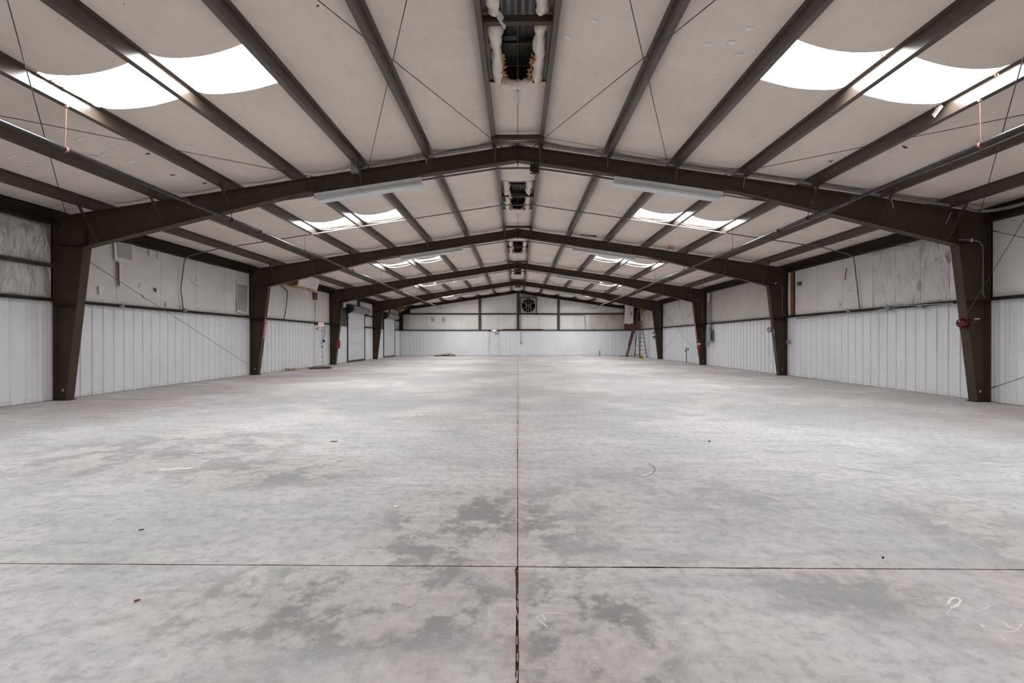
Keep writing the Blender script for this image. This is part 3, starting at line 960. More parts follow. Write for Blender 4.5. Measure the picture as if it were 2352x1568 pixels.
for bi, (ya, yb) in ((1, bays[1]), (4, bays[4])):
    for s, side in ((-1, 'left'), (1, 'right')):
        nb = 'nearest bay' if bi == 1 else 'fourth bay'
        for (x0, x1, txt) in ((0.24, 3.35, 'running from the ridge outwards'), (3.35, 0.12, 'running back up to the ridge'), (4.28, 10.1, 'running from the frame out to the eave'), (10.1, 3.45, 'running from the eave strut inwards')):
            cable((s * x0, yb, rz(x0)), (s * x1, ya, rz(x1)), f'thin roof brace cable {txt}, {side} slope, {nb}')
cable((XL + 0.13, FY[1] - 0.03, 0.24), (XL + 0.16, FY[0] + 0.03, 3.45), 'diagonal brace cable on the left wall behind the nearest frame', group='wall brace cables')
cable((XR - 0.13, FY[0] - 0.03, 0.22), (XR - 0.13, 2.75, 3.6), 'wall brace cable rising from the foot of the nearest right column', group='wall brace cables')
cable((XR - 0.13, FY[0] - 0.03, 3.78), (XR - 0.13, 2.75, 0.3), 'wall brace cable falling from the top of the nearest right column', group='wall brace cables')
cable((XR - 0.13, FY[3] - 0.03, 0.24), (XR - 0.13, FY[2] + 0.03, 3.7), 'wall brace cable rising towards the camera in the fourth bay, right wall', group='wall brace cables')
cable((XR - 0.13, FY[2] + 0.03, 0.24), (XR - 0.13, FY[3] - 0.03, 3.7), 'wall brace cable falling towards the camera in the fourth bay, right wall', group='wall brace cables')
pa, pb = on_y(1245, 315, 9.9), on_y(2250, 470, 9.9)
cable(pa, pb, 'thin wire strung under the right purlins in front of the nearest frame', r=0.004, sagz=0.05, name='signal_wire', group=None, rod=False)

# ------------------------------------------------------------------ hung pipes
def hung_pipe(s, side):
    x, z = s * 6.40, 4.03
    e = empty('gas_pipe', (x, Y0, z), label=f'black iron pipe hung below the {side} roof slope', cat='pipe', group='hung pipes')
    O = e.location
    pts = [(x, y, z + 0.012 * math.sin(y * 1.3)) for y in [Y0 + 0.1 + i * (39.3 - Y0) / 60 for i in range(61)]]
    localise(MB().tube(pts, 0.034, 10), O).build('pipe_run', M['pipe'], e, smooth=True)
    for y in (8.9, 11.5, 17.3, 22.5, 27.6, 33.8):
        localise(MB().tube([(x, y - 0.06, z), (x, y + 0.06, z)], 0.046, 10), O).build('coupling', M['black'], e, smooth=True)
    for y in [6.5] + [13.9, 21.7, 29.4, 37.0]:
        h = localise(MB().tube([(x, y, z + 0.04), (s * PUR[4], y, rafter_z(PUR[4]))], 0.006, 6).cbox((s * PUR[4], y, rafter_z(PUR[4]) - 0.015), (0.04, 0.03, 0.035)), O).build('hanger_rod', M['rust' if y < 8 else 'steel_dark'], e)
        localise(MB().tube([(x, y - 0.015, z), (x, y + 0.015, z)], 0.045, 12), O).build('pipe_ring', M['rust' if y < 8 else 'steel_dark'], h)
    for fy in FY:
        h = localise(MB().tube([(x, fy + 0.02, z + 0.03), (x, fy + 0.02, 4.21)], 0.007, 6), O).build('hanger_rod', M['black'], e)
        localise(MB().tube([(x, fy + 0.005, z), (x, fy + 0.035, z)], 0.050, 12), O).build('pipe_ring', M['black'], h)
    if s > 0:
        pts = [(x + 0.038 + 0.008 * math.sin(y * 2.1), y, z - 0.03 + 0.02 * math.sin(y * 1.7)) for y in [Y0 + 0.2 + i * 0.4 for i in range(44)]]
        localise(MB().tube(pts, 0.008, 5), O).build('strapped_wire', M['galv'], e)
    return e


hung_pipe(-1, 'left'); hung_pipe(1, 'right')

# ------------------------------------------------------------------ fluorescent fixtures under the frames
def fixture(fi, s):
    fy = FY[fi]; side = 'left' if s < 0 else 'right'
    xa, xb = 2.13, 4.52
    def bz(x): return 5.305 - (5.305 - 4.572) * x / 4.9 - 0.045
    A = Vector((s * xa, fy + 0.02, bz(xa))); B = Vector((s * xb, fy + 0.02, bz(xb)))
    e = empty('fluorescent_light', tuple(A), label=f'long white fluorescent fixture under the {ORD[fi]} frame, {side} slope', cat='light fixture', group='fluorescent fixtures')
    d = (B - A).normalized(); side_v = Vector((0, 1, 0)); up = Vector((0, 0, 1)) - d * d.z; up.normalize()
    def sweep(prof, a, b, close=True):
        n = len(prof)
        v = [a + side_v * u + up * t for u, t in prof] + [b + side_v * u + up * t for u, t in prof]
        f = [(i, (i + 1) % n, n + (i + 1) % n, n + i) for i in range(n if close else n - 1)]
        if close: f += [list(range(n))[::-1], list(range(n, 2 * n))]
        return MB().add(v, f)
    O = e.location
    localise(sweep([(-0.06, -0.06), (0.06, -0.06), (0.06, 0.015), (-0.06, 0.015)], A, B), O).build('housing', M['white'], e)
    refl = [(-0.165, -0.155), (-0.06, -0.062), (0.06, -0.062), (0.165, -0.155), (0.17, -0.155), (0.062, -0.055), (-0.062, -0.055), (-0.17, -0.155)]
    localise(sweep(refl, A, B), O).build('reflector', M['white'], e)
    for u in (-0.07, 0.07):
        localise(MB().tube([A + side_v * u - up * 0.105 + d * 0.05, B + side_v * u - up * 0.105 - d * 0.05], 0.019, 8), O).build('tube', M['tube'], e, smooth=True)
        for p in (A + d * 0.03, B - d * 0.03, (A + B) / 2):
            localise(MB().cbox(p + side_v * u - up * 0.095, (0.035, 0.03, 0.06)), O).build('lamp_holder', M['white'], e)
    localise(MB().tube([A + up * 0.0, A + up * 0.05], 0.006, 5).tube([B + up * 0.0, B + up * 0.05], 0.006, 5), O).build('hanger', M['galv'], e)


for fi in range(4):
    for s in (-1, 1): fixture(fi, s)


def conduit(pts, r, label, mat='conduit_dark', name='conduit', cat='conduit', group=None, n=8):
    p0 = Vector(pts[0])
    e = empty(name, tuple(p0), label=label, cat=cat)
    if group: e['group'] = group
    localise(MB().tube(pts, r, n), p0).build('tubing', M[mat], e, smooth=True)
    return e


def bend(p, c, q, n=6):
    """points of a rounded corner"""
    p, c, q = Vector(p), Vector(c), Vector(q)
    return [p * (1 - t) ** 2 + c * 2 * t * (1 - t) + q * t * t for t in [i / n for i in range(n + 1)]]


# grey conduit along the top of the nearest frame, then along the right eave towards the camera
ycf = FY[0] - 0.13
pts = [(-3.48, ycf, rafter_z(3.48) + 0.00)] + [(x, ycf, rafter_z(x) + 0.055 + 0.02 * math.cos(x * 1.1)) for x in (-3.2, -2.6, -1.9, -1.2, -0.6, 0, 0.6, 1.3, 2, 3, 4, 5, 6, 7, 8, 9, 9.6)]
pts += bend((9.75, ycf, rafter_z(9.75) + 0.0), (10.1, ycf, rafter_z(10.1) - 0.02), (10.12, ycf - 0.5, rafter_z(10.12) - 0.03))[1:] + [(10.12, 5.0, rafter_z(10.12) - 0.04), (10.12, 0.0, rafter_z(10.12) - 0.04)]
cd = conduit(pts, 0.036, 'grey conduit following the top of the nearest frame to the right eave', 'conduit_grey')
for px, py, dx in ((980, 345, 0.0), (1397, 352, -.02), (1712, 398, -.04), (1873, 435, -.07), (2047, 455, 0.05), (2185, 490, -.12)):
    p = on_y(px, py, ycf - 0.04)
    localise(MB().bar(p + Vector((0, 0, 0.02)), p + Vector((dx, 0, -0.30 if px < 2040 else -0.22)), 0.012, 0.004), cd.location).build('zip_tie', M['tape'], cd)
bx = localise(MB().cbox((-3.56, ycf - 0.02, rafter_z(3.56) + 0.02), (0.17, 0.11, 0.22)), (-3.56, ycf, rafter_z(3.56)))
o = bx.build('junction_box', M['greybox']); o.location = (-3.56, ycf, rafter_z(3.56))
tag(o, 'grey metal junction box on the left rafter of the nearest frame', 'junction box')

# dark conduit under each frame linking the fixtures
for fi, fy in enumerate(FY):
    def bz(x): return 5.305 - (5.305 - 4.572) * abs(x) / 4.9 - 0.07
    pts = [(x, fy + 0.06, bz(x) - (0.0 if abs(x) > 1 else -0.0)) for x in (-2.13, -1.5, -0.9)] + [(-0.45, fy + 0.06, bz(0.5)), (0, fy + 0.06, bz(0.4)), (0.45, fy + 0.06, bz(0.5))] + [(x, fy + 0.06, bz(x)) for x in (0.9, 1.5, 2.13)]
    conduit(pts, 0.022 if fi == 0 else 0.018, f'dark conduit arching under the ridge of the {ORD[fi]} frame', 'darkgrey', group='fixture conduits')
    pts = [(-4.5, fy + 0.06, 4.59), (-5.1, fy + 0.06, 4.50), (-5.7, fy + 0.06, 4.44), (-6.3, fy + 0.02, 4.30)]
    conduit(pts, 0.018, f'short dark conduit leaving the left fixture of the {ORD[fi]} frame', 'darkgrey', group='fixture conduits')
    pts = [(4.5, fy + 0.06, 4.57), (5.1, fy + 0.06, 4.47), (5.8, fy + 0.03, 4.37)]
    conduit(pts, 0.018, f'short dark conduit leaving the right fixture of the {ORD[fi]} frame', 'darkgrey', group='fixture conduits')
    # drop to the girt on the right column
    xr = XR
    pts = [(xr - 0.72, fy - 0.13, 3.52)] + bend((xr - 0.42, fy - 0.13, 3.50), (xr - 0.20, fy - 0.13, 3.48), (xr - 0.20, fy - 0.13, 3.28)) + [(xr - 0.205, fy - 0.13, 2.4)] + bend((xr - 0.205, fy - 0.13, 2.36), (xr - 0.20, fy - 0.13, 2.29), (xr - 0.14, fy - 0.13, 2.28))
    cdr = conduit(pts, 0.014, f'bent conduit dropping down the right column of the {ORD[fi]} frame', 'conduit_dark', group='column conduits')
    localise(MB().cbox((xr - 0.45, fy - 0.13, 3.50), (0.02, 0.04, 0.07)), cdr.location).build('strap', M['tape'], cdr)
p = (0.37, FY[0] - 0.02, 5.12)
o = MB().cbox((0, 0, 0), (0.19, 0.10, 0.19)).cbox((-0.07, -0.055, -0.09), (0.05, 0.01, 0.02), 1).build('junction_box', [M['steel_dark'], M['tape']]); o.location = p
tag(o, 'square dark junction box hanging under the ridge of the nearest frame', 'junction box')

# conduit across the second bay, with drops down both walls
yc = 14.35
pl = on_x(421, 710, XL + 0.06); pr = on_x(1975, 712, XR - 0.06)
pts = [(pl.x, pl.y, pl.z), (XL + 0.09, yc - 0.35, 2.9), (XL + 0.12, yc - 0.25, 3.7)] + bend((XL + 0.13, yc - 0.24, 3.78), (XL + 0.16, yc - 0.22, 3.93), (XL + 0.4, yc - 0.2, 3.97))
for x in (-9.33, -7.86, -6.38, -4.9, -3.43, -1.95, -0.5, 0.5, 1.95, 3.43, 4.9, 6.38, 7.86, 9.33):
    pts.append((x, yc, rafter_z(x) - 0.035))
pts += bend((XR - 0.4, yc - 0.15, 3.98), (XR - 0.14, yc - 0.2, 3.93), (XR - 0.12, yc - 0.22, 3.75)) + [(pr.x, pr.y, pr.z)]
conduit(pts, 0.0165, 'thin conduit crossing the whole roof under the second bay', 'conduit_dark')


def jbox(p, sx, sy, sz, label, mat='greybox', name='junction_box', cover=True):
    o = MB().cbox((0, 0, 0), (sx, sy, sz)).build(name, M[mat]); o.location = p
    return tag(o, label, 'junction box', 'wall junction boxes')


jbox(on_x(280, 702, XL + 0.10), 0.07, 0.10, 0.10, 'small grey box on the left girt near the nearest column')
jbox(on_x(424, 712, XL + 0.10), 0.07, 0.10, 0.11, 'small grey box on the left girt at the foot of the bent conduit')
jbox(on_x(1949, 714, XR - 0.10), 0.07, 0.12, 0.10, 'small grey box on the right girt beside the bent conduit')
jbox(on_x(2040, 708, XR - 0.10), 0.08, 0.16, 0.12, 'larger grey box on the right girt below the wrinkled insulation')
jbox(on_x(2115, 704, XR - 0.10), 0.07, 0.14, 0.08, 'flat grey box on the right girt nearest the front column')
pts = [on_x(2190, 696, XR - 0.11), on_x(2120, 700, XR - 0.11), on_x(2070, 702, XR - 0.11), on_x(2000, 715, XR - 0.11), on_x(1900, 722, XR - 0.11), on_x(1830, 732, XR - 0.11)]
conduit(pts, 0.016, 'grey conduit lying along the right girt in the second bay', 'galv')
pts = [on_x(645, 655, XL + 0.06)] + bend(on_x(660, 668, XL + 0.07), on_x(660, 700, XL + 0.1), on_x(652, 733, XL + 0.07))
conduit(pts, 0.02, 'dark bent conduit on the left wall of the third bay', 'darkgrey')
jbox(on_x(724, 680, XL + 0.06), 0.08, 0.36, 0.36, 'dark square box high on the left wall above the exit door', 'kraft')
conduit([on_x(724, 690, XL + 0.05), on_x(723, 741, XL + 0.05)], 0.012, 'thin dark conduit dropping to the left exit sign', 'darkgrey')
jbox(on_x(1836, 651, XR - 0.05), 0.09, 0.13, 0.13, 'small dark box on the brown stained post of the right wall', 'darkgrey')
jbox(on_x(1811, 785, XR - 0.08), 0.09, 0.12, 0.14, 'small grey outlet box low beside the second right column')
# brown stained post on the right wall
py = FY[1] - 0.455
o = MB().box((XR - 0.04, py - 0.07, ZB), (XR + 0.02, py + 0.07, EAVE_IN)).build('stained_post', M['stained'])
tag(o, 'rust brown vertical strip in the right wall insulation', 'post')

# grey repair patches on the left wall, torn spots
def wall_patch(parent, X, s, pxs, mat, name, lift=0.055):
    pts = [on_x(px, py, X + s * lift) for px, py in pxs]
    mb = MB(); n = len(pts)
    mb.add([tuple(p) for p in pts] + [(p.x - s * 0.012, p.y, p.z) for p in pts], [list(range(n)), list(range(2 * n - 1, n - 1, -1))] + [(i, n + i, n + (i + 1) % n, (i + 1) % n) for i in range(n)])
    return mb.build(name, M[mat], parent)


wall_patch(wall_left, XL, 1, ((262, 553), (308, 562), (311, 610), (264, 598)), 'tape_wall', 'patch_border', 0.046)
wall_patch(wall_left, XL, 1, ((270, 556), (303, 562), (304, 598), (272, 590)), 'patch', 'patch_sheet', 0.06)
wall_patch(wall_left, XL, 1, ((274, 602), (285, 604), (280, 662), (275, 660)), 'tape_wall', 'tape_strip', 0.05)
wall_patch(wall_left, XL, 1, ((271, 604), (274, 604), (275, 655), (272, 655)), 'kraft', 'torn_slit', 0.052)
wall_patch(wall_left, XL, 1, ((545, 646), (572, 651), (570, 722), (545, 716)), 'tape_wall', 'patch_border', 0.046)
wall_patch(wall_left, XL, 1, ((547, 651), (569, 655), (567, 717), (547, 712)), 'patch', 'patch_sheet', 0.06)
wall_patch(wall_left, XL, 1, ((354, 660), (360, 664), (359, 670), (357, 671)), 'black', 'torn_spot', 0.05)
for a in (((344, 576), (349, 577), (350, 592), (345, 590)), ((363, 583), (368, 584), (369, 598), (365, 597)), ((227, 656), (238, 660), (236, 678), (228, 676)), ((440, 640), (466, 656), (464, 661), (441, 645)), ((322, 650), (325, 651), (324, 662), (321, 660)), ((382, 692), (388, 693), (387, 705), (383, 704)), ((448, 652), (455, 640), (457, 643), (450, 656)), ((330, 678), (338, 682), (337, 686), (330, 682))):
    wall_patch(wall_left, XL, 1, a, 'tape_wall', 'tape_patch', 0.045)
for a in (((2130, 600), (2148, 592), (2146, 598), (2132, 605)), ((1917, 695), (1923, 692), (1928, 700), (1924, 705)), ((1941, 665), (1946, 664), (1946, 670), (1942, 670)), ((1892, 660), (1895, 660), (1895, 665), (1892, 665)), ((2164, 590), (2170, 588), (2176, 602), (2170, 606)), ((1934, 605), (1937, 606), (1932, 615), (1930, 612))):
    wall_patch(wall_right, XR, -1, a, 'tape_wall', 'tape_patch', 0.06)
wall_patch(wall_right, XR, -1, ((1943, 615), (1944.5, 615), (1941, 642), (1939, 642)), 'kraft', 'torn_slit', 0.062)
for px in (994, 1019):
    mb = MB()
    p = on_y(px, 734, Y1 - 0.012)
    mb.cbox(p, (0.50, 0.008, 0.55)).build('patch_border', M['tape_wall'], wall_back)
    MB().cbox(p + Vector((0, -0.008, 0)), (0.34, 0.008, 0.40)).build('patch_sheet', M['patch'], wall_back)

# ------------------------------------------------------------------ doors
def text_mesh(body, size, name, mat, parent, loc, rot, extrude=0.002):
    cu = bpy.data.curves.new(name, 'FONT'); cu.body = body; cu.size = size; cu.extrude = extrude
    cu.align_x = 'CENTER'; cu.align_y = 'CENTER'
    t = bpy.data.objects.new(name, cu); col.objects.link(t)
    dg = bpy.context.evaluated_depsgraph_get()
    me = bpy.data.meshes.new_from_object(t.evaluated_get(dg))
    bpy.data.objects.remove(t); bpy.data.curves.remove(cu)
    me.materials.clear(); me.materials.append(mat)
    o = link(name, me, parent); o.location = loc; o.rotation_euler = rot
    return o


# exit door, left wall (third bay)
d = empty('door_1', (XL, 24.04, 0), label='white steel exit door in the left wall, third bay', cat='door', kind='structure')
O = d.location
mb = MB().box((XL - 0.10, 23.50, 0), (XL + 0.03, 23.60, 2.13)).box((XL - 0.10, 24.48, 0), (XL + 0.03, 24.58, 2.13)).box((XL - 0.10, 23.6, 2.06), (XL + 0.03, 24.48, 2.13))
localise(mb, O).build('door_frame', M['white'], d)
localise(MB().box((XL - 0.06, 23.60, 0.02), (XL - 0.015, 24.48, 2.06)), O).build('door_leaf', M['white'], d)
localise(MB().box((XL - 0.015, 23.62, 1.90), (XL + 0.045, 23.90, 1.97)), O).build('door_closer', M['greybox'], d)
for zz in (1.82, 1.35, 0.98, 0.45):
    localise(MB().box((XL - 0.015, 24.42, zz - 0.04), (XL + 0.012, 24.47, zz + 0.04)), O).build('hinge', M['darkgrey'], d)
localise(MB().tube([(XL - 0.015, 24.36, 1.02), (XL + 0.04, 24.36, 1.02)], 0.035, 10).tube([(XL - 0.015, 24.36, 1.20), (XL + 0.015, 24.36, 1.20)], 0.03, 10), O).build('door_knob', M['darkgrey'], d)
localise(MB().box((XL - 0.2, 23.5, 0.0), (XL + 0.05, 24.58, 0.012)), O).build('threshold', M['darkgrey'], d)

# exit door, end wall
d = empty('door_4', ((EDX0 + EDX1) / 2, Y1, 0), label='white steel exit door in the far gable wall', cat='door', kind='structure')
O = d.location
mb = MB().box((EDX0, Y1 - 0.03, 0), (EDX0 + 0.09, Y1 + 0.1, 2.13)).box((EDX1 - 0.09, Y1 - 0.03, 0), (EDX1, Y1 + 0.1, 2.13)).box((EDX0 + .09, Y1 - 0.03, 2.05), (EDX1 - .09, Y1 + 0.1, 2.13))
localise(mb, O).build('door_frame', M['white'], d)
localise(MB().box((EDX0 + 0.10, Y1 - 0.0, 0.02), (EDX1 - 0.10, Y1 + 0.05, 2.05)), O).build('door_leaf', M['white'], d)
localise(MB().box((EDX1 - 0.45, Y1 - 0.06, 1.90), (EDX1 - 0.12, Y1, 1.97)), O).build('door_closer', M['greybox'], d)
for zz in (1.50, 1.28, 1.04):
    localise(MB().cbox((EDX0 + 0.16, Y1 - 0.015, zz), (0.07, 0.05, 0.05)), O).build('lock_fitting', M['black'], d)


def exit_sign(name, c, rot, label, sx=0.32, sz=0.22, lamps=True):
    e = empty(name, c, label=label, cat='exit sign', group='exit signs')
    e.rotation_euler = (0, 0, rot)
    MB().cbox((0, 0, 0), (sx, 0.05, sz)).build('sign_box', M['white'], e)
    MB().cbox((0, -0.027, 0), (sx - 0.03, 0.004, sz - 0.03)).build('sign_face', M['exit'], e)
    text_mesh('EXIT', 0.15, 'lettering', M['ink'], e, (0, -0.031, 0), (math.pi / 2, 0, 0))
    if lamps:
        for s in (-1, 1):
            MB().tube([(s * (sx / 2 + 0.07), 0.02, 0.0), (s * (sx / 2 + 0.07), -0.06, 0.0)], [0.035, 0.05], 10).build('lamp_head', M['white'], e)
    return e


p = on_x(737, 745, XL + 0.20)
exit_sign('exit_sign', (p.x, p.y, p.z), 0, 'red exit sign above the left wall exit door', lamps=False)
p = on_y(1135, 759, Y1 - 0.10)
exit_sign('exit_sign', tuple(p), 0, 'red exit sign with twin lamps above the far wall door')
# cord and plug beside the left exit door
pts = [on_x(740, 745, XL + 0.06), on_x(745, 752, XL + 0.07), on_x(746, 765, XL + 0.07), on_x(743, 778, XL + 0.06)]
c_ = conduit(pts, 0.012, 'black cord looping down beside the left exit sign', 'black', name='power_cord', cat='cord')
localise(MB().cbox(on_x(744, 783, XL + 0.05), (0.07, 0.10, 0.13)), c_.location).build('plug', M['black'], c_)


# roll-up doors
def rollup(name, y0, y1, label, ztop=3.12):
    e = empty(name, (XL, (y0 + y1) / 2, 0), label=label, cat='door', kind='structure')
    O = e.location
    n = 38; pts = []
    for i in range(n):
        z = 0.10 + (ztop - 0.10) * i / n; h = (ztop - 0.10) / n
        pts += [(XL - 0.004, z), (XL + 0.022, z + h * 0.22), (XL + 0.026, z + h * 0.60), (XL + 0.016, z + h * 0.9), (XL - 0.004, z + h * 0.98)]
    mb = MB(); k = len(pts)
    mb.add([(a, y0 + 0.06, b) for a, b in pts] + [(a, y1 - 0.06, b) for a, b in pts], [(i, i + 1, k + i + 1, k + i) for i in range(k - 1)])
    localise(mb, O).build('curtain', M['white'], e)
    localise(MB().box((XL - 0.01, y0 + 0.05, 0.015), (XL + 0.04, y1 - 0.05, 0.10)), O).build('bottom_bar', M['black'], e)
    for y in (y0, y1 - 0.07):
        localise(MB().box((XL - 0.05, y, 0.0), (XL + 0.05, y + 0.07, ztop + 0.1)), O).build('guide_rail', M['black'], e)
    localise(MB().tube([(XL + 0.20, y0 + 0.02, ztop + 0.16), (XL + 0.20, y1 - 0.02, ztop + 0.16)], 0.225, 20), O).build('curtain_roll', M['greybox'], e, smooth=True)
    rc = localise(MB().tube([(XL + 0.20, y0 - 0.10, ztop + 0.16), (XL + 0.20, y0 + 0.015, ztop + 0.16)], 0.235, 20), O).build('drum_wheel', M['black'], e)
    mb = MB()
    for i in range(6):
        a = i * math.pi / 3
        mb.bar((XL + 0.20, y0 - 0.105, ztop + 0.16), (XL + 0.20 + 0.19 * math.cos(a), y0 - 0.105, ztop + 0.16 + 0.19 * math.sin(a)), 0.03, 0.012, up=(0, 1, 0))
    localise(mb, O).build('wheel_spoke', M['darkgrey'], rc)
    localise(MB().box((XL - 0.03, y0 - 0.14, ztop - 0.15), (XL + 0.25, y0 - 0.10, ztop + 0.40)), O).build('bracket', M['black'], e)
    localise(MB().box((XL - 0.03, y1 + 0.02, ztop - 0.15), (XL + 0.25, y1 + 0.05, ztop + 0.35)), O).build('bracket', M['black'], e)
    return e


rollup('door_2', 28.02, 31.20, 'closed white roll-up door beside the red extinguisher, left wall')
rollup('door_3', 35.62, 38.90, 'closed white roll-up door nearest the far corner, left wall')

# ------------------------------------------------------------------ exhaust fan
fx0, fx1, fz0, fz1 = 0.235, 1.645, 3.69, 5.05
fc = Vector(((fx0 + fx1) / 2, Y1 - 0.22, (fz0 + fz1) / 2)); fr = 0.60; hw = (fx1 - fx0) / 2; hh = (fz1 - fz0) / 2
e = empty('exhaust_fan', tuple(fc), label='large square exhaust fan high in the far gable wall', cat='fan')
mb = MB(); n = 32
ring = [(fr * math.cos(2 * math.pi * i / n), fr * math.sin(2 * math.pi * i / n)) for i in range(n)]
sq = []
for a, b in ring:
    k = min(hw / max(abs(a), 1e-6), hh / max(abs(b), 1e-6)); sq.append((a * k, b * k))
mb.add([(a, 0, b) for a, b in ring] + [(a, 0, b) for a, b in sq], [(i, (i + 1) % n, n + (i + 1) % n, n + i) for i in range(n)])
mb.add([(a, 0, b) for a, b in ring] + [(a, 0.22, b) for a, b in ring], [(i, n + i, n + (i + 1) % n, (i + 1) % n) for i in range(n)])
mb.build('fan_frame', M['grey'], e)
mb = MB()
for a, b in ((-1, 0), (1, 0)): mb.box((a * hw - 0.03, -0.01, -hh - 0.03), (a * hw + 0.03, 0.24, hh + 0.03))
for b in (-1, 1): mb.box((-hw, -0.01, b * hh - 0.03), (hw, 0.24, b * hh + 0.03))
mb.build('fan_box', M['steel_dark'], e)
mb = MB(); m_ = 0.03
mb.tube([(fr * 1.0 * math.cos(t), -0.012, fr * 1.0 * math.sin(t)) for t in [2 * math.pi * i / 32 for i in range(33)]], 0.018, 6)
mb.build('fan_ring', M['alu'], e)
for i in range(6):
    t = i * math.pi / 3 + math.pi / 2
    MB().bar((0.10 * math.cos(t), 0.09, 0.10 * math.sin(t)), (0.54 * math.cos(t), 0.09, 0.54 * math.sin(t)), 0.015, 0.15, up=(0.5 * math.cos(t + 1.57), 0.75, 0.5 * math.sin(t + 1.57))).build('fan_blade', M['alu'], e)
MB().tube([(0, 0.0, 0), (0, 0.16, 0)], 0.11, 14).build('fan_hub', M['darkgrey'], e)
MB().cbox((0.02, -0.03, -0.24), (0.10, 0.12, 0.20)).build('fan_motor', M['darkgrey'], e)
for xx in (-0.20, 0.20):
    MB().box((xx - 0.018, -0.03, -hh), (xx + 0.018, -0.01, hh)).build('motor_strut', M['grey'], e)
mb = MB()
for zz in [-0.5 + 0.125 * i for i in range(9)]:
    mb.bar((-math.sqrt(max(0.01, fr * fr - zz * zz)), 0.20, zz), (math.sqrt(max(0.01, fr * fr - zz * zz)), 0.20, zz), 0.05, 0.004, up=(0, 0.6, 1))
mb.build('shutter_blade', M['black'], e)
pts = [on_y(1197, 720, Y1 - 0.06), on_y(1197, 787, Y1 - 0.05)]
c_ = conduit([tuple(p) for p in pts], 0.016, 'vertical conduit and switch below the exhaust fan', 'conduit_dark')
localise(MB().cbox(pts[1], (0.12, 0.08, 0.18)), c_.location).build('switch_box', M['greybox'], c_)
pts = [on_y(1232, 722, Y1 - 0.08), on_y(1341, 724, Y1 - 0.08), on_y(1343, 726, Y1 - 0.06), on_y(1345, 757, Y1 - 0.05)]
conduit([tuple(p) for p in pts], 0.016, 'thin conduit from the fan turning down the far wall', 'conduit_dark')
o = MB().box((-1.35, Y1 - 0.14, GZ + 0.02), (2.2, Y1 - 0.11, GZ + 0.085)); o = localise(o, (0.4, Y1, GZ)).build('sprung_trim_strip', M['red_dark']); o.location = (0.4, Y1, GZ)
tag(o, 'dark red strip along the girt under the exhaust fan', 'trim')
p = on_y(1377, 818, Y1 - 0.15); p.z = 0
o = MB().tube([(0, 0, 0), (0, 0, 0.42)], 0.03, 8).tube([(0, 0, 0.42), (0, 0, 0.46)], 0.042, 8).build('pipe_stub', M['darkgrey']); o.location = p
tag(o, 'short dark pipe stub standing at the far wall', 'pipe')

# ------------------------------------------------------------------ torn insulation
def torn_flap(name, label, P, U, V, th, mat, seed, fringe=True, hole=None, cat='insulation'):
    """hanging sheet: P top corner, U across, V down"""
    P, U, V = Vector(P), Vector(U), Vector(V)
    N = U.cross(V).normalized()
    e = empty(name, tuple(P), label=label, cat=cat)
    def S(o):
        def f(a, b):
            d = 0.05 * noise.noise((a * 2 + seed, b * 1.5, seed)) + 0.10 * b * b
            wv = 0.04 * noise.noise((a * 3, seed, 2)) * b
            return P + U * a + V * (b + wv) + N * (d + o)
        return f
    n = MB().grid(S(0), 10, 12)
    m2 = MB().grid(S(th), 10, 12)
    mb = MB().add(n.v, n.f).add(m2.v, [f[::-1] for f in m2.f])
    k = 11
    for i in range(10):
        a, b = 12 * k + i, 12 * k + i + 1
        mb.add([n.v[a], n.v[b], m2.v[b], m2.v[a]], [(0, 1, 2, 3)])
    for j in range(12):
        for c_ in (0, 10):
            a, b = j * k + c_, (j + 1) * k + c_
            mb.add([n.v[a], n.v[b], m2.v[b], m2.v[a]], [(0, 1, 2, 3)])
    localise(mb, P).build('sheet', M[mat], e, smooth=True)
    if fringe:
        fb = MB(); r = random.Random(seed)
        for i in range(60):
            c = P + U * r.uniform(0.0, 1) + V * r.uniform(0.93, 1.04) + N * r.uniform(0, th + 0.06)
            q = [c + Vector((r.uniform(-.05, .05), r.uniform(-.07, .07), r.uniform(-.06, .04))) for _ in range(4)]
            fb.add(q, [(0, 1, 2), (0, 2, 3), (0, 3, 1), (1, 3, 2)])
        localise(fb, P).build('fibre_fringe', M['fiber'], e)
    return e, N


xw = -9.35
p = on_x(689, 640, xw); q = on_x(733, 668, xw)
torn_flap('insulation_flap', 'white insulation flap hanging at the left eave, third bay', (xw, p.y, rafter_z(xw) + 0.15), (0, q.y - p.y, 0), (0, 0, 3.62 - rafter_z(xw) - 0.15), 0.06, 'wallvinyl', 3)
p = on_x(645, 655, -9.6); q = on_x(686, 655, -9.6)
torn_flap('torn_lining', 'torn brown lining with orange fibre beside the white flap, left eave', (-9.6, p.y, 4.38), (0, q.y - p.y, 0), (-0.1, 0, -0.70), 0.05, 'kraft', 5)
yf = 38.0
pa, pb = on_y(1436, 698, yf), on_y(1456.5, 743, yf)
fl, Nf = torn_flap('insulation_flap', 'white insulation sheet with a dark hole hanging by the ladders', (pa.x, yf, 4.45), (pb.x - pa.x, 0, 0), (-0.06, 0, pb.z - 4.45), 0.05, 'wallvinyl', 8, fringe=False)
h = on_y(1450, 720, yf - 0.12)
localise(MB().prism([(h.x + a * 0.07, h.z + b * 0.11) for a, b in ((-1, 0), (-0.2, 0.9), (0.9, 0.1), (0.1, -1))], yf - 0.14, yf - 0.10), fl.location).build('torn_hole', M['kraft'], fl)


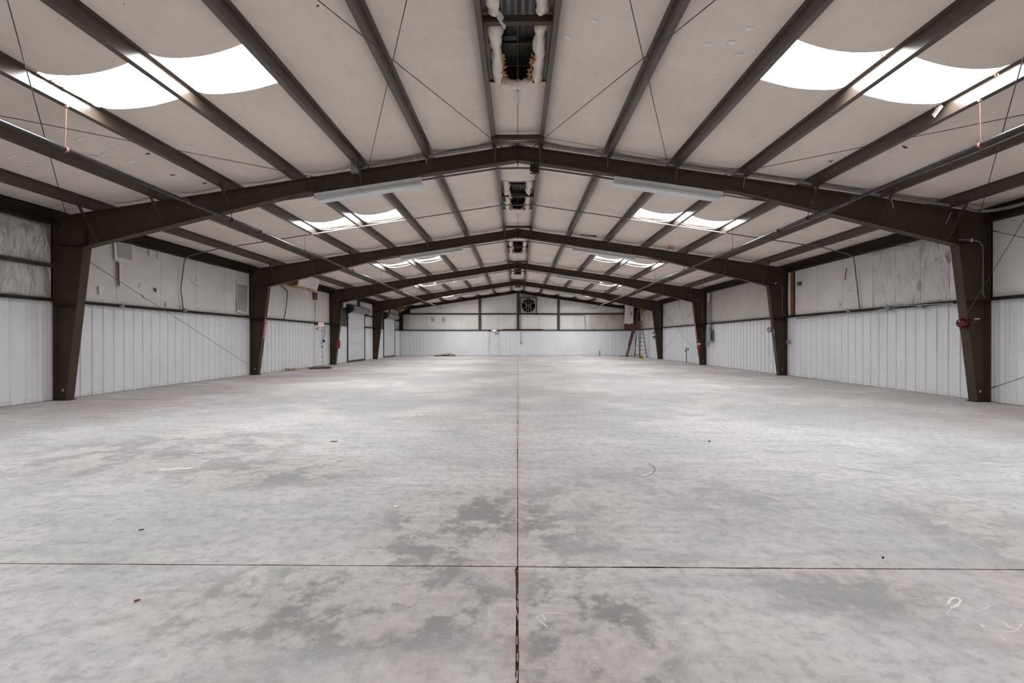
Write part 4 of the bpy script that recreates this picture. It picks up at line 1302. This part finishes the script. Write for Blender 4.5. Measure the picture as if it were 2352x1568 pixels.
def clump(name, label, c, r, seed, mat='fiber', n=26, flat=1.0):
    e = empty(name, tuple(c), label=label, cat='insulation')
    rr = random.Random(seed); mb = MB()
    for i in range(n):
        o = Vector((rr.gauss(0, 0.45), rr.gauss(0, 0.45), rr.gauss(0, 0.45) * flat)) * r
        q = [o + Vector((rr.uniform(-1, 1), rr.uniform(-1, 1), rr.uniform(-1, 1) * flat)) * r * 0.55 for _ in range(5)]
        mb.add(q, [(0, 1, 2), (0, 2, 3), (0, 3, 4), (0, 4, 1), (1, 3, 2), (1, 4, 3)])
    mb.build('fibre_tuft', M[mat], e)
    mb = MB()
    for i in range(4):
        o = Vector((rr.uniform(-1, 1) * r, rr.uniform(-.3, .3) * r, rr.uniform(-.2, .8) * r * flat))
        mb.bar(o, o + Vector((rr.uniform(-.3, .3) * r, 0, -r * 0.9 * flat)), 0.08 * r, 0.01, up=(0, 1, 0))
    mb.build('vinyl_shred', M['tape'], e)
    return e


clump('torn_insulation', 'orange torn insulation in the far left corner under the roof', on_y(918, 711, 39.8), 0.34, 11)
clump('torn_insulation', 'orange insulation tuft above the leaning ladder', on_y(1471, 713, 38.4), 0.26, 12)
clump('torn_insulation', 'orange tuft poking out at the right rafter of the second frame', Vector((5.75, FY[1] - 0.35, rafter_z(5.75) + 0.10)), 0.13, 13, n=14)
clump('torn_insulation', 'pale yellow insulation scrap on the floor by the left wall', Vector((*on_floor(667, 851)[:2], 0.07)), 0.22, 14, n=16, flat=0.25)
for px, py, nm in ((2025, 124, 'inner'), (2278, 167, 'outer')):
    p = ceil_hit(px, py)
    clump('torn_insulation', f'tiny rust orange tuft at the {nm} corner of the nearest right skylight', p, 0.045, 20 + px % 7, n=10)
e = clump('torn_insulation', 'ragged edge of insulation along the outer purlin of the nearest left skylight', Vector((-PUR[4] + 0.05, 6.45, top_z(PUR[4]))), 0.03, 31, n=3)
mb = MB(); rr = random.Random(4)
for i in range(26):
    y = -0.55 + i * 0.04 + rr.uniform(-.02, .02); zz = rr.uniform(-.01, .03)
    mb.add([(0, y, -0.02), (0.03, y + 0.05, zz - .03), (0.06, y + 0.02, zz + 0.03), (0.0, y + 0.09, 0.0)], [(0, 1, 2), (0, 2, 3), (2, 1, 0), (3, 2, 0)])
mb.build('vinyl_edge', M['ceil'], e)
p = Vector((PUR[4] - 0.06, 7.08, rafter_z(PUR[4]) + 0.13))
o = MB().bar((0, -0.07, 0.05), (0, 0.07, -0.05), 0.004, 0.09, up=(0, 0, 1)).cbox((-0.004, 0.0, 0.02), (0.004, 0.06, 0.06)).build('tape_tag', M['tape']); o.location = p
tag(o, 'white tape tag stuck to the purlin beside the nearest right skylight', 'tape')

# black openings above the roll-up doors
def hole_panel(y0, y1, z0, z1, label):
    o = MB().box((XL - 0.03, y0, z0), (XL + 0.01, y1, z1)).build('bare_wall_strip', M['black']); tag(o, label, 'wall opening', 'bare wall strips')


hole_panel(25.7, 26.4, 3.2, 3.88, 'black uninsulated strip above the third left column side')
hole_panel(29.92, 30.33, 3.42, 3.88, 'black gap above the roll-up door by the extinguisher')
hole_panel(26.2, 28.0, GZ + 0.05, 3.2, 'dark bare wall left of the roll-up door by the extinguisher')
hole_panel(33.4, 35.6, GZ + 0.05, 3.2, 'dark bare wall left of the farthest roll-up door')
hole_panel(37.22, 37.55, 3.35, 3.88, 'black gap above the farthest roll-up door')
o = MB().box((XR - 0.02, 38.95, GZ + 0.02), (XR + 0.03, 40.6, 3.88)).build('bare_wall_strip', M['black'])
tag(o, 'black bare corner of the right wall behind the ladders', 'wall opening', 'bare wall strips')

# ------------------------------------------------------------------ fire safety
def extinguisher(name, c, s, label):
    e = empty(name, c, label=label, cat='extinguisher', group='fire extinguishers')
    prof = [(0.0, 0.0), (0.085, 0.0), (0.09, 0.02), (0.09, 0.36), (0.07, 0.42), (0.03, 0.45), (0.028, 0.48)]
    n = 16; mb = MB()
    v = []
    for r, z in prof: v += [(r * math.cos(2 * math.pi * i / n), r * math.sin(2 * math.pi * i / n), z) for i in range(n)]
    f = [(j * n + i, j * n + (i + 1) % n, (j + 1) * n + (i + 1) % n, (j + 1) * n + i) for j in range(len(prof) - 1) for i in range(n)]
    mb.add(v, f); mb.build('cylinder', M['red'], e, smooth=True)
    if s < 0: MB().tube([(0, 0, 0.24), (0, 0, 0.34)], 0.0915, 16, cap=False).build('label_band', M['paper'], e)
    MB().cbox((0, 0, 0.50), (0.05, 0.05, 0.06)).build('valve', M['brass'], e)
    MB().bar((-0.02, 0, 0.53), (0.10 * s, -0.04, 0.56), 0.03, 0.012).bar((-0.02, 0, 0.57), (0.10 * s, -0.04, 0.60), 0.03, 0.012).build('handle', M['black'], e)
    MB().tube([(0, -0.03, 0.49), (0.10 * s, -0.08, 0.44), (0.12 * s, -0.08, 0.30), (0.11 * s, -0.08, 0.12)], 0.014, 8).build('hose', M['black'], e)
    MB().box((-0.03 * s - 0.02, 0.05, 0.08), (-0.03 * s + 0.02, 0.11, 0.50)).build('bracket', M['red_dark'], e)
    return e


p = on_y(778, 800, FY[2] - 0.02); extinguisher('fire_extinguisher', (p.x + 0.03, FY[2] - 0.14, p.z), 1, 'red fire extinguisher on the third left column beside the roll-up door')
p = on_y(1603, 802, FY[2] - 0.02); extinguisher('fire_extinguisher', (p.x, FY[2] - 0.14, p.z), -1, 'red fire extinguisher with white label on the third right column')


def column_sign(fi, s, z0, z1, label):
    """narrow red sign on the slanting inner face of a column"""
    X = abs(XL if s < 0 else XR); fy = FY[fi]
    def xi(z): return X - 0.275 - (0.41) * z / 3.42 - 0.02
    c = Vector((s * xi((z0 + z1) / 2), fy, (z0 + z1) / 2))
    e = empty('extinguisher_sign', tuple(c), label=label, cat='sign', group='extinguisher signs')
    a, b = Vector((s * xi(z0), fy, z0)) - c, Vector((s * xi(z1), fy, z1)) - c
    MB().bar(a, b, 0.004, 0.17, up=(0, 1, 0)).build('sign_plate', M['red'], e)
    ang = math.atan2((b - a).x, (b - a).z)
    # text runs down the plate and faces the hall
    t = text_mesh('FIRE EXTINGUISHER', 0.085, 'lettering', M['paper'], e, (-s * 0.006, 0, 0), (0, 0, 0))
    xax = (a - b).normalized(); zax = Vector((-s, 0, 0)); zax = (zax - xax * zax.dot(xax)).normalized(); yax = zax.cross(xax)
    m = Matrix((xax, yax, zax)).transposed().to_4x4(); m.translation = Vector((0, 0, 0)) + zax * 0.006
    t.matrix_local = m
    MB().box((-0.01, -0.16, a.z - 0.10), (0.01, -0.10, a.z - 0.07)).build('hook', M['rust'], e)


column_sign(1, -1, 1.45, 2.12, 'narrow red vertical sign on the second left column')
column_sign(2, 1, 1.55, 2.15, 'narrow red vertical sign above the right extinguisher')
# red alarm bell on the nearest right column
p = on_y(2210, 742, FY[0] - 0.06)
e = empty('alarm_bell', tuple(p), label='dark red alarm bell on the nearest right column', cat='bell')
prof = [(0.0, -0.085), (0.05, -0.08), (0.085, -0.06), (0.10, -0.03), (0.105, 0.0), (0.095, 0.0)]
n = 18; v = []
for r, x in prof: v += [(x, r * math.cos(2 * math.pi * i / n), r * math.sin(2 * math.pi * i / n)) for i in range(n)]
MB().add(v, [(j * n + i, j * n + (i + 1) % n, (j + 1) * n + (i + 1) % n, (j + 1) * n + i) for j in range(len(prof) - 1) for i in range(n)]).build('gong', M['red_dark'], e, smooth=True)
MB().tube([(0.0, 0, 0), (0.10, 0, 0)], 0.075, 14).build('back_box', M['red_dark'], e, smooth=True)
MB().box((-0.02, -0.09, -0.13), (0.14, 0.05, -0.105)).build('bracket', M['red_dark'], e)
MB().tube([(0.08, -0.08, -0.10), (0.17, -0.08, 0.02), (0.25, -0.08, 0.07)], 0.008, 6).build('lead', M['stained'], e)
q = on_y(2240, 732, FY[0] - 0.14) - p
MB().tube([q + Vector((-0.01, 0, 0)), q + Vector((0.09, 0, 0))], 0.012, 8).build('wire_nut', M['tape'], e)
pa = on_y(2216, 728, FY[0] - 0.12); pb = on_x(2352, 505, XR - 0.3)
pb = pa + (pb - pa) * ((3.93 - pa.z) / (pb.z - pa.z))
cable(pb, pa, 'thin wire running from the alarm bell up to the right eave', r=0.005, name='signal_wire', group=None, rod=False)


# grey drum fittings on two right columns
def reel(fi, py, label, strip=True):
    fy = FY[fi]; X = XR
    zz = on_y(1775 if fi == 1 else 1506, py, fy).z
    xi = X - 0.275 - 0.41 * zz / 3.42 - 0.03
    e = empty('hose_drum', (xi, fy, zz), label=label, cat='hose reel', group='column drums')
    MB().tube([(-0.13, -0.05, 0), (-0.05, -0.02, 0)], [0.10, 0.08], 14).tube([(-0.05, -0.02, 0), (-0.02, 0, 0)], 0.06, 12).build('drum', M['darkgrey'], e, smooth=True)
    MB().tube([(-0.135, -0.052, 0), (-0.131, -0.051, 0)], 0.078, 14).build('drum_face', M['grey'], e)
    pts = [(-0.03, -0.05, 0.05), (0.02, -0.08, -0.02), (0.03, -0.08, -0.25)]
    MB().tube(pts, 0.028, 8).build('elbow', M['alu'], e, smooth=True)
    if strip:
        MB().cbox((0.035, -0.09, -0.32), (0.07, 0.06, 0.08)).build('orange_sleeve', M['orange'], e)
        MB().tube([(0.035, -0.08, -0.36), (0.11, -0.08, -0.92)], 0.022, 8).build('hose', M['conduit_dark'], e)
    else:
        MB().tube([(-0.10, -0.06, -0.30), (-0.02, -0.02, -0.30)], 0.09, 12).build('lower_drum', M['darkgrey'], e, smooth=True)
        MB().tube([(-0.04, -0.05, -0.36), (-0.02, -0.05, -0.52)], 0.018, 6).build('tail', M['black'], e)


reel(1, 757, 'grey drum fitting with orange sleeve on the second right column')
reel(3, 764, 'small grey double drum fitting on the farthest right column', strip=False)

# electrical panel and riser beside the third right column
p0 = on_x(1630, 771, XR - 0.10)
e = empty('electrical_panel', tuple(p0), label='grey electrical panel on the right wall at the third column', cat='electrical panel')
MB().box((-0.10, -0.30, -0.31), (0.10, 0.22, 0.31)).build('cabinet', M['greybox'], e)
MB().box((-0.112, -0.27, -0.28), (-0.10, 0.19, 0.28)).build('panel_door', M['grey'], e)
MB().box((-0.06, -0.312, -0.22), (0.02, -0.30, 0.22)).build('side_plate', M['black'], e)
MB().tube([(0.0, -0.05, 0.31), (0.0, -0.05, 0.62)], 0.06, 10).tube([(0.0, -0.05, 0.62), (0.02, -0.05, 2.10)], 0.035, 10).build('riser', M['grey'], e, smooth=True)
MB().tube([(0.02, 0.12, 0.31), (0.02, 0.12, 1.95)], 0.03, 8).build('riser', M['greybox'], e, smooth=True)
MB().cbox((-0.02, 0.32, -0.42), (0.10, 0.12, 0.16)).build('disconnect_box', M['grey'], e)
MB().box((-0.02, 0.02, 1.85), (0.06, 0.25, 2.25)).build('wireway', M['wallvinyl'], e)

# standpipe by the right wall
p = on_floor(1577, 833)
e = empty('standpipe', (min(p.x, XR - 0.12), p.y, 0), label='thin black standpipe with tap at the right wall, fourth bay', cat='pipe')
MB().tube([(0, 0, 0), (-0.02, 0, 0.92)], 0.022, 8).build('riser', M['black'], e)
MB().tube([(-0.01, 0, 0.70), (-0.13, -0.03, 0.70)], 0.025, 8).build('spout', M['black'], e)
MB().tube([(0.0, 0, 0.80), (0.09, -0.02, 0.80)], 0.018, 6).tube([(0.09, -0.02, 0.74), (0.09, -0.02, 0.88)], 0.03, 8).build('tap_handle', M['black'], e)

# ------------------------------------------------------------------ ladders
p = on_floor(1473, 820.5)
e = empty('stepladder', (9.60, 36.6, 0), label='tall orange fibreglass stepladder standing open near the right corner', cat='ladder')
H = 2.82
def rail(a, b, name, mat, wd=0.07, th=0.03): MB().bar(a, b, wd, th, up=(0, 1, 0)).build(name, M[mat], e)
# front pair (right), rear pair (left); ladder turned side-on to the hall
FR = [(0.50, -0.10), (0.42, 0.42)]; RR = [(-0.55, -0.05), (-0.42, 0.36)]
TF = [(0.10, 0.05), (0.08, 0.32)]; TR = [(-0.12, 0.05), (-0.10, 0.30)]
fa, fb = [Vector((*FR[i], 0)) for i in (0, 1)], [Vector((*TF[i], H)) for i in (0, 1)]
ra, rb = [Vector((*RR[i], 0)) for i in (0, 1)], [Vector((*TR[i], H - 0.05)) for i in (0, 1)]
# front legs spread across the view
fa = [Vector((-0.08, -0.18, 0)), Vector((0.53, -0.10, 0))]; fb = [Vector((-0.10, 0.02, H)), Vector((0.13, 0.04, H))]
ra = [Vector((-0.30, 0.55, 0)), Vector((0.16, 0.62, 0))]; rb = [Vector((-0.12, 0.16, H - 0.04)), Vector((0.12, 0.18, H - 0.04))]
for i in (0, 1):
    rail(fa[i], fb[i], 'front_rail', 'orange', 0.055, 0.03); rail(ra[i], rb[i], 'rear_rail', 'rust_ladder', 0.045, 0.025)
for k in range(1, 9):
    t = k / 9.2
    a, b = fa[0].lerp(fb[0], t), fa[1].lerp(fb[1], t)
    st = MB().bar(a, b, 0.09, 0.03).build('step', M['darkgrey'], e)
    if k <= 3:
        MB().bar(a + Vector((0, 0, -0.24)), a.lerp(b, 0.28), 0.02, 0.012).bar(b + Vector((0, 0, -0.24)), b.lerp(a, 0.28), 0.02, 0.012).build('step_brace', M['darkgrey'], st)
for k in (0.07, 0.33, 0.55, 0.78):
    a, b = ra[0].lerp(rb[0], k), ra[1].lerp(rb[1], k)
    MB().bar(a, b, 0.03, 0.05 if k < 0.1 else 0.03).build('rear_brace', M['darkgrey'], e)
MB().box((-0.20, -0.02, H - 0.02), (0.20, 0.26, H + 0.03)).build('top_cap', M['rust_ladder'], e)
for q in fa + ra: MB().cbox((q.x, q.y, 0.03), (0.09, 0.06, 0.06)).build('foot', M['black'], e)

e = empty('extension_ladder', (9.0, 38.5, 0), label='long reddish extension ladder leaning against the right wall in the corner', cat='ladder')
pa, pb = Vector((0.0, 0, 0)), Vector((1.10, 0, 3.95))
dd = (pb - pa).normalized(); off = Vector((-dd.z, 0, dd.x)) * 0.08
for y in (-0.22, 0.22):
    MB().bar(pa + Vector((0, y, 0)), pb * 0.80 + Vector((0, y, 0)), 0.03, 0.09, up=(-dd.z, 0, dd.x)).build('base_rail', M['rust_ladder'], e)
    MB().bar(pb * 0.22 + Vector((0, y * 0.85, 0)) + off, pb + Vector((0, y * 0.85, 0)) + off, 0.03, 0.08, up=(-dd.z, 0, dd.x)).build('fly_rail', M['wood_dark' if y < 0 else 'rust_ladder'], e)
for k in range(1, 13):
    q = pb * (k / 13.0)
    MB().tube([q + Vector((0, -0.21, 0)), q + Vector((0, 0.21, 0))], 0.018, 6).build('rung', M['alu'], e)
MB().box((-0.10, -0.28, 0), (0.10, 0.28, 0.03)).build('foot_board', M['black'], e)
o = MB().box((-0.3, -0.25, 0), (0.35, 0.25, 0.02)).box((0.5, -0.2, 0), (0.75, 0.1, 0.015)).build('ground_mat', M['steel_dark']); o.location = (8.75, 38.9, 0.0)
tag(o, 'dark flat scraps under the foot of the leaning ladder', 'mat')

p = on_floor(1473, 825)
e = empty('work_light', (p.x, p.y, 0), label='small yellow and black work light on the floor by the stepladder', cat='work light')
MB().prism([(-0.13, 0.0), (0.13, 0.0), (0.13, 0.08), (0.09, 0.12), (-0.09, 0.12), (-0.13, 0.08)], -0.09, 0.09).build('base', M['yellow'], e)
MB().prism([(-0.10, 0.12), (0.10, 0.12), (0.11, 0.19), (-0.11, 0.19)], -0.08, 0.08).build('body', M['black'], e)
MB().prism([(-0.08, 0.19), (0.06, 0.19), (0.03, 0.30), (-0.05, 0.30)], -0.06, 0.06).build('head', M['brass'], e)
MB().tube(bend((-0.06, 0, 0.26), (0.0, 0, 0.42), (0.08, 0, 0.24)), 0.014, 6).build('handle', M['yellow'], e)
p = on_floor(1463, 821)
o = MB().cbox((0, 0, 0.05), (0.12, 0.10, 0.10)).tube([(0, -0.055, 0.05), (0, -0.05, 0.05)], 0.03, 8, 1).build('small_box', [M['white'], M['black']]); o.location = (p.x, p.y, 0)
tag(o, 'tiny white box with a dark spot on the floor by the stepladder', 'box')

# ------------------------------------------------------------------ floor debris
def board(parent, name, mat, c, L, Wd, T, rz_, bow=0.0, seed=0):
    def f(o):
        def S(a, b):
            x = (a - 0.5) * L; y = (b - 0.5) * Wd
            return Vector((x, y, bow * (1 - 4 * (a - 0.5) ** 2) + o + 0.012 * noise.noise((a * 4, b * 3, seed))))
        return S
    lo, hi = MB().grid(f(0), 8, 2), MB().grid(f(T), 8, 2)
    mb = MB().add(lo.v, [q[::-1] for q in lo.f]).add(hi.v, hi.f)
    k = 9
    edge = [i for i in range(k)] + [k - 1 + k, 3 * k - 1] + [3 * k - 1 - i for i in range(1, k)] + [k]
    mb.add([lo.v[i] for i in edge] + [hi.v[i] for i in edge], [(i, (i + 1) % len(edge), len(edge) + (i + 1) % len(edge), len(edge) + i) for i in range(len(edge))])
    o = mb.build(name, M[mat], parent); o.location = c; o.rotation_euler = (0, 0, rz_)
    return o


pc = on_floor(1012, 819.8)
e = empty('cardboard_heap', (pc.x, 39.3, 0), label='heap of curled brown cardboard at the far wall', cat='cardboard')
board(e, 'sheet', 'wood_dark', (0, 0, 0.0), 1.75, 0.7, 0.03, 0.05, 0.03, 1)
board(e, 'sheet', 'wood_dark', (-0.25, 0.05, 0.045), 1.1, 0.6, 0.025, -0.1, 0.05, 2)
board(e, 'sheet', 'wood', (0.25, 0.02, 0.03), 1.1, 0.6, 0.03, 0.08, 0.17, 3)
board(e, 'sheet', 'stained', (0.5, 0.10, 0.02), 0.75, 0.5, 0.02, -0.2, 0.12, 4)
pd = on_floor(735, 846)
e = empty('board_debris', (pd.x, pd.y, 0), label='flat pile of rusty boards and leaves by the left exit door', cat='debris')
board(e, 'board', 'wood_dark', (0, 0, 0), 0.95, 0.75, 0.04, 0.5, 0.0, 5)
board(e, 'board', 'wood', (0.05, 0.15, 0.05), 0.8, 0.45, 0.02, 0.9, 0.01, 6)
mb = MB(); rr = random.Random(9)
for i in range(40):
    c = Vector((rr.gauss(0, 0.28), rr.gauss(0, 0.22), 0.075)); a = rr.uniform(0, 6)
    u = Vector((math.cos(a), math.sin(a), rr.uniform(-.3, .4))) * 0.05; v_ = Vector((-math.sin(a), math.cos(a), 0.2)) * 0.025
    mb.add([c - u, c + v_, c + u, c - v_], [(0, 1, 2, 3)])
lf_ = mb.build('leaf_litter', M['stained'], e); lf_['kind'] = 'stuff'

def flake(px, py, L, Wd, mat, label, name='floor_scrap', T=0.006, a=0.0):
    p = on_floor(px, py)
    n = 9
    pts = [(math.cos(2 * math.pi * i / n) * L / 2 * random.uniform(.75, 1.1), math.sin(2 * math.pi * i / n) * Wd / 2 * random.uniform(.75, 1.1)) for i in range(n)]
    o = MB().prism(pts, 0.0, T, axis='z').build(name, M[mat]); o.location = (p.x, p.y, 0.0005); o.rotation_euler = (0, 0, a)
    return tag(o, label, 'scrap', 'floor scraps')


flake(909, 1164, 0.035, 0.03, 'tape', 'round white chip on the floor left of the joint')
flake(768, 1014, 0.10, 0.05, 'rust', 'small orange scrap on the floor left of centre')
flake(314, 1380, 0.028, 0.016, 'stained', 'tiny brown leaf at the lower left of the floor', a=0.7)
flake(2028, 1282, 0.012, 0.007, 'wood_dark', 'tiny dark crumb beyond the cross joint at right', T=0.012)
flake(1629, 1014, 0.035, 0.02, 'wood_dark', 'small dark clod on the right half of the floor', T=0.012)
flake(325, 1217, 0.035, 0.008, 'wood_dark', 'thin dark splinter on the left half of the floor', a=0.5)
flake(1660, 845, 0.5, 0.1, 'tape', 'pale paper scrap on the floor by the right wall', a=0.1)
# pale residue filling the front end of the centre joint
mb = MB()
for i in range(26):
    y = 1.78 + i * 0.036
    if random.random() < 0.55 or y > 2.45: continue
    mb.cbox((-0.003 + random.uniform(-.006, .004), y, -0.012), (0.006, 0.05, 0.02))
mb.build('joint_filler', M['seal'], floor)


# chalk scribbles, scuffs and paint drips on the concrete
M['chalk'] = worn('chalk_mark', (0.78, 0.77, 0.75), (0.62, 0.61, 0.60), 40, 0.9)
M['scuff'] = worn('rubber_scuff', (0.22, 0.22, 0.22), (0.34, 0.34, 0.34), 40, 0.8)


def floor_mark(pix, wd, mat='chalk', name='chalk_mark'):
    pts = [on_floor(a, b) for a, b in pix]
    fine = []
    for i in range(len(pts) - 1):
        p0 = pts[max(i - 1, 0)]; p1 = pts[i]; p2 = pts[i + 1]; p3 = pts[min(i + 2, len(pts) - 1)]
        for k in range(5):
            t = k / 5
            fine.append(0.5 * ((2 * p1) + (p2 - p0) * t + (2 * p0 - 5 * p1 + 4 * p2 - p3) * t * t + (3 * p1 - p0 - 3 * p2 + p3) * t ** 3))
    fine.append(pts[-1])
    v, n = [], len(fine)
    for i, p in enumerate(fine):
        d = fine[min(i + 1, n - 1)] - fine[max(i - 1, 0)]; d.z = 0; d.normalize()
        s_ = Vector((-d.y, d.x, 0)) * wd * 0.5 * (0.5 + abs(noise.noise((i * 0.7, wd * 90, pix[0][0]))) * 1.4) * (0.3 if i in (0, n - 1) else 1)
        v += [(p.x + s_.x, p.y + s_.y, 0.0008), (p.x - s_.x, p.y - s_.y, 0.0008)]
    MB().add(v, [(2 * i, 2 * i + 1, 2 * i + 3, 2 * i + 2) for i in range(n - 1)]).build(name, M[mat], floor)


for pix, wd in ((((2176, 1388), (2188, 1373), (2206, 1377), (2198, 1390), (2183, 1396)), 0.012), (((2186, 1396), (2174, 1408), (2184, 1412)), 0.005),
                (((2204, 1418), (2232, 1436), (2284, 1450), (2330, 1449), (2347, 1432)), 0.005), (((2300, 1424), (2318, 1440), (2334, 1444)), 0.006),
                (((2250, 1432), (2262, 1440)), 0.012), (((2262, 1384), (2272, 1392), (2258, 1398)), 0.004), (((2296, 1460), (2310, 1470)), 0.004),
                (((1228, 1420), (1258, 1407), (1308, 1410)), 0.006), (((1232, 1419), (1258, 1440)), 0.005), (((1246, 1412), (1254, 1424)), 0.010),
                (((362, 1079), (400, 1076), (440, 1075)), 0.05), (((434, 1044), (462, 1044)), 0.03), (((1704, 1128), (1760, 1138), (1800, 1148)), 0.010),
                (((1885, 1173), (1930, 1184), (1990, 1200)), 0.008), (((2154, 1199), (2178, 1200)), 0.016), (((1230, 1126), (1252, 1124)), 0.012), (((2262, 1064), (2278, 1063)), 0.014),
                (((1128, 1282), (1150, 1292)), 0.006), (((480, 1058), (455, 1056)), 0.02)):
    floor_mark(pix, wd)
for pix, wd in ((((1488, 1063), (1502, 1072), (1502, 1084), (1488, 1093), (1470, 1096)), 0.022), (((1310, 905), (1340, 904), (1372, 905)), 0.05), (((1880, 1066), (1950, 1076), (2060, 1092)), 0.022)):
    floor_mark(pix, wd, 'scuff', 'scuff_mark')
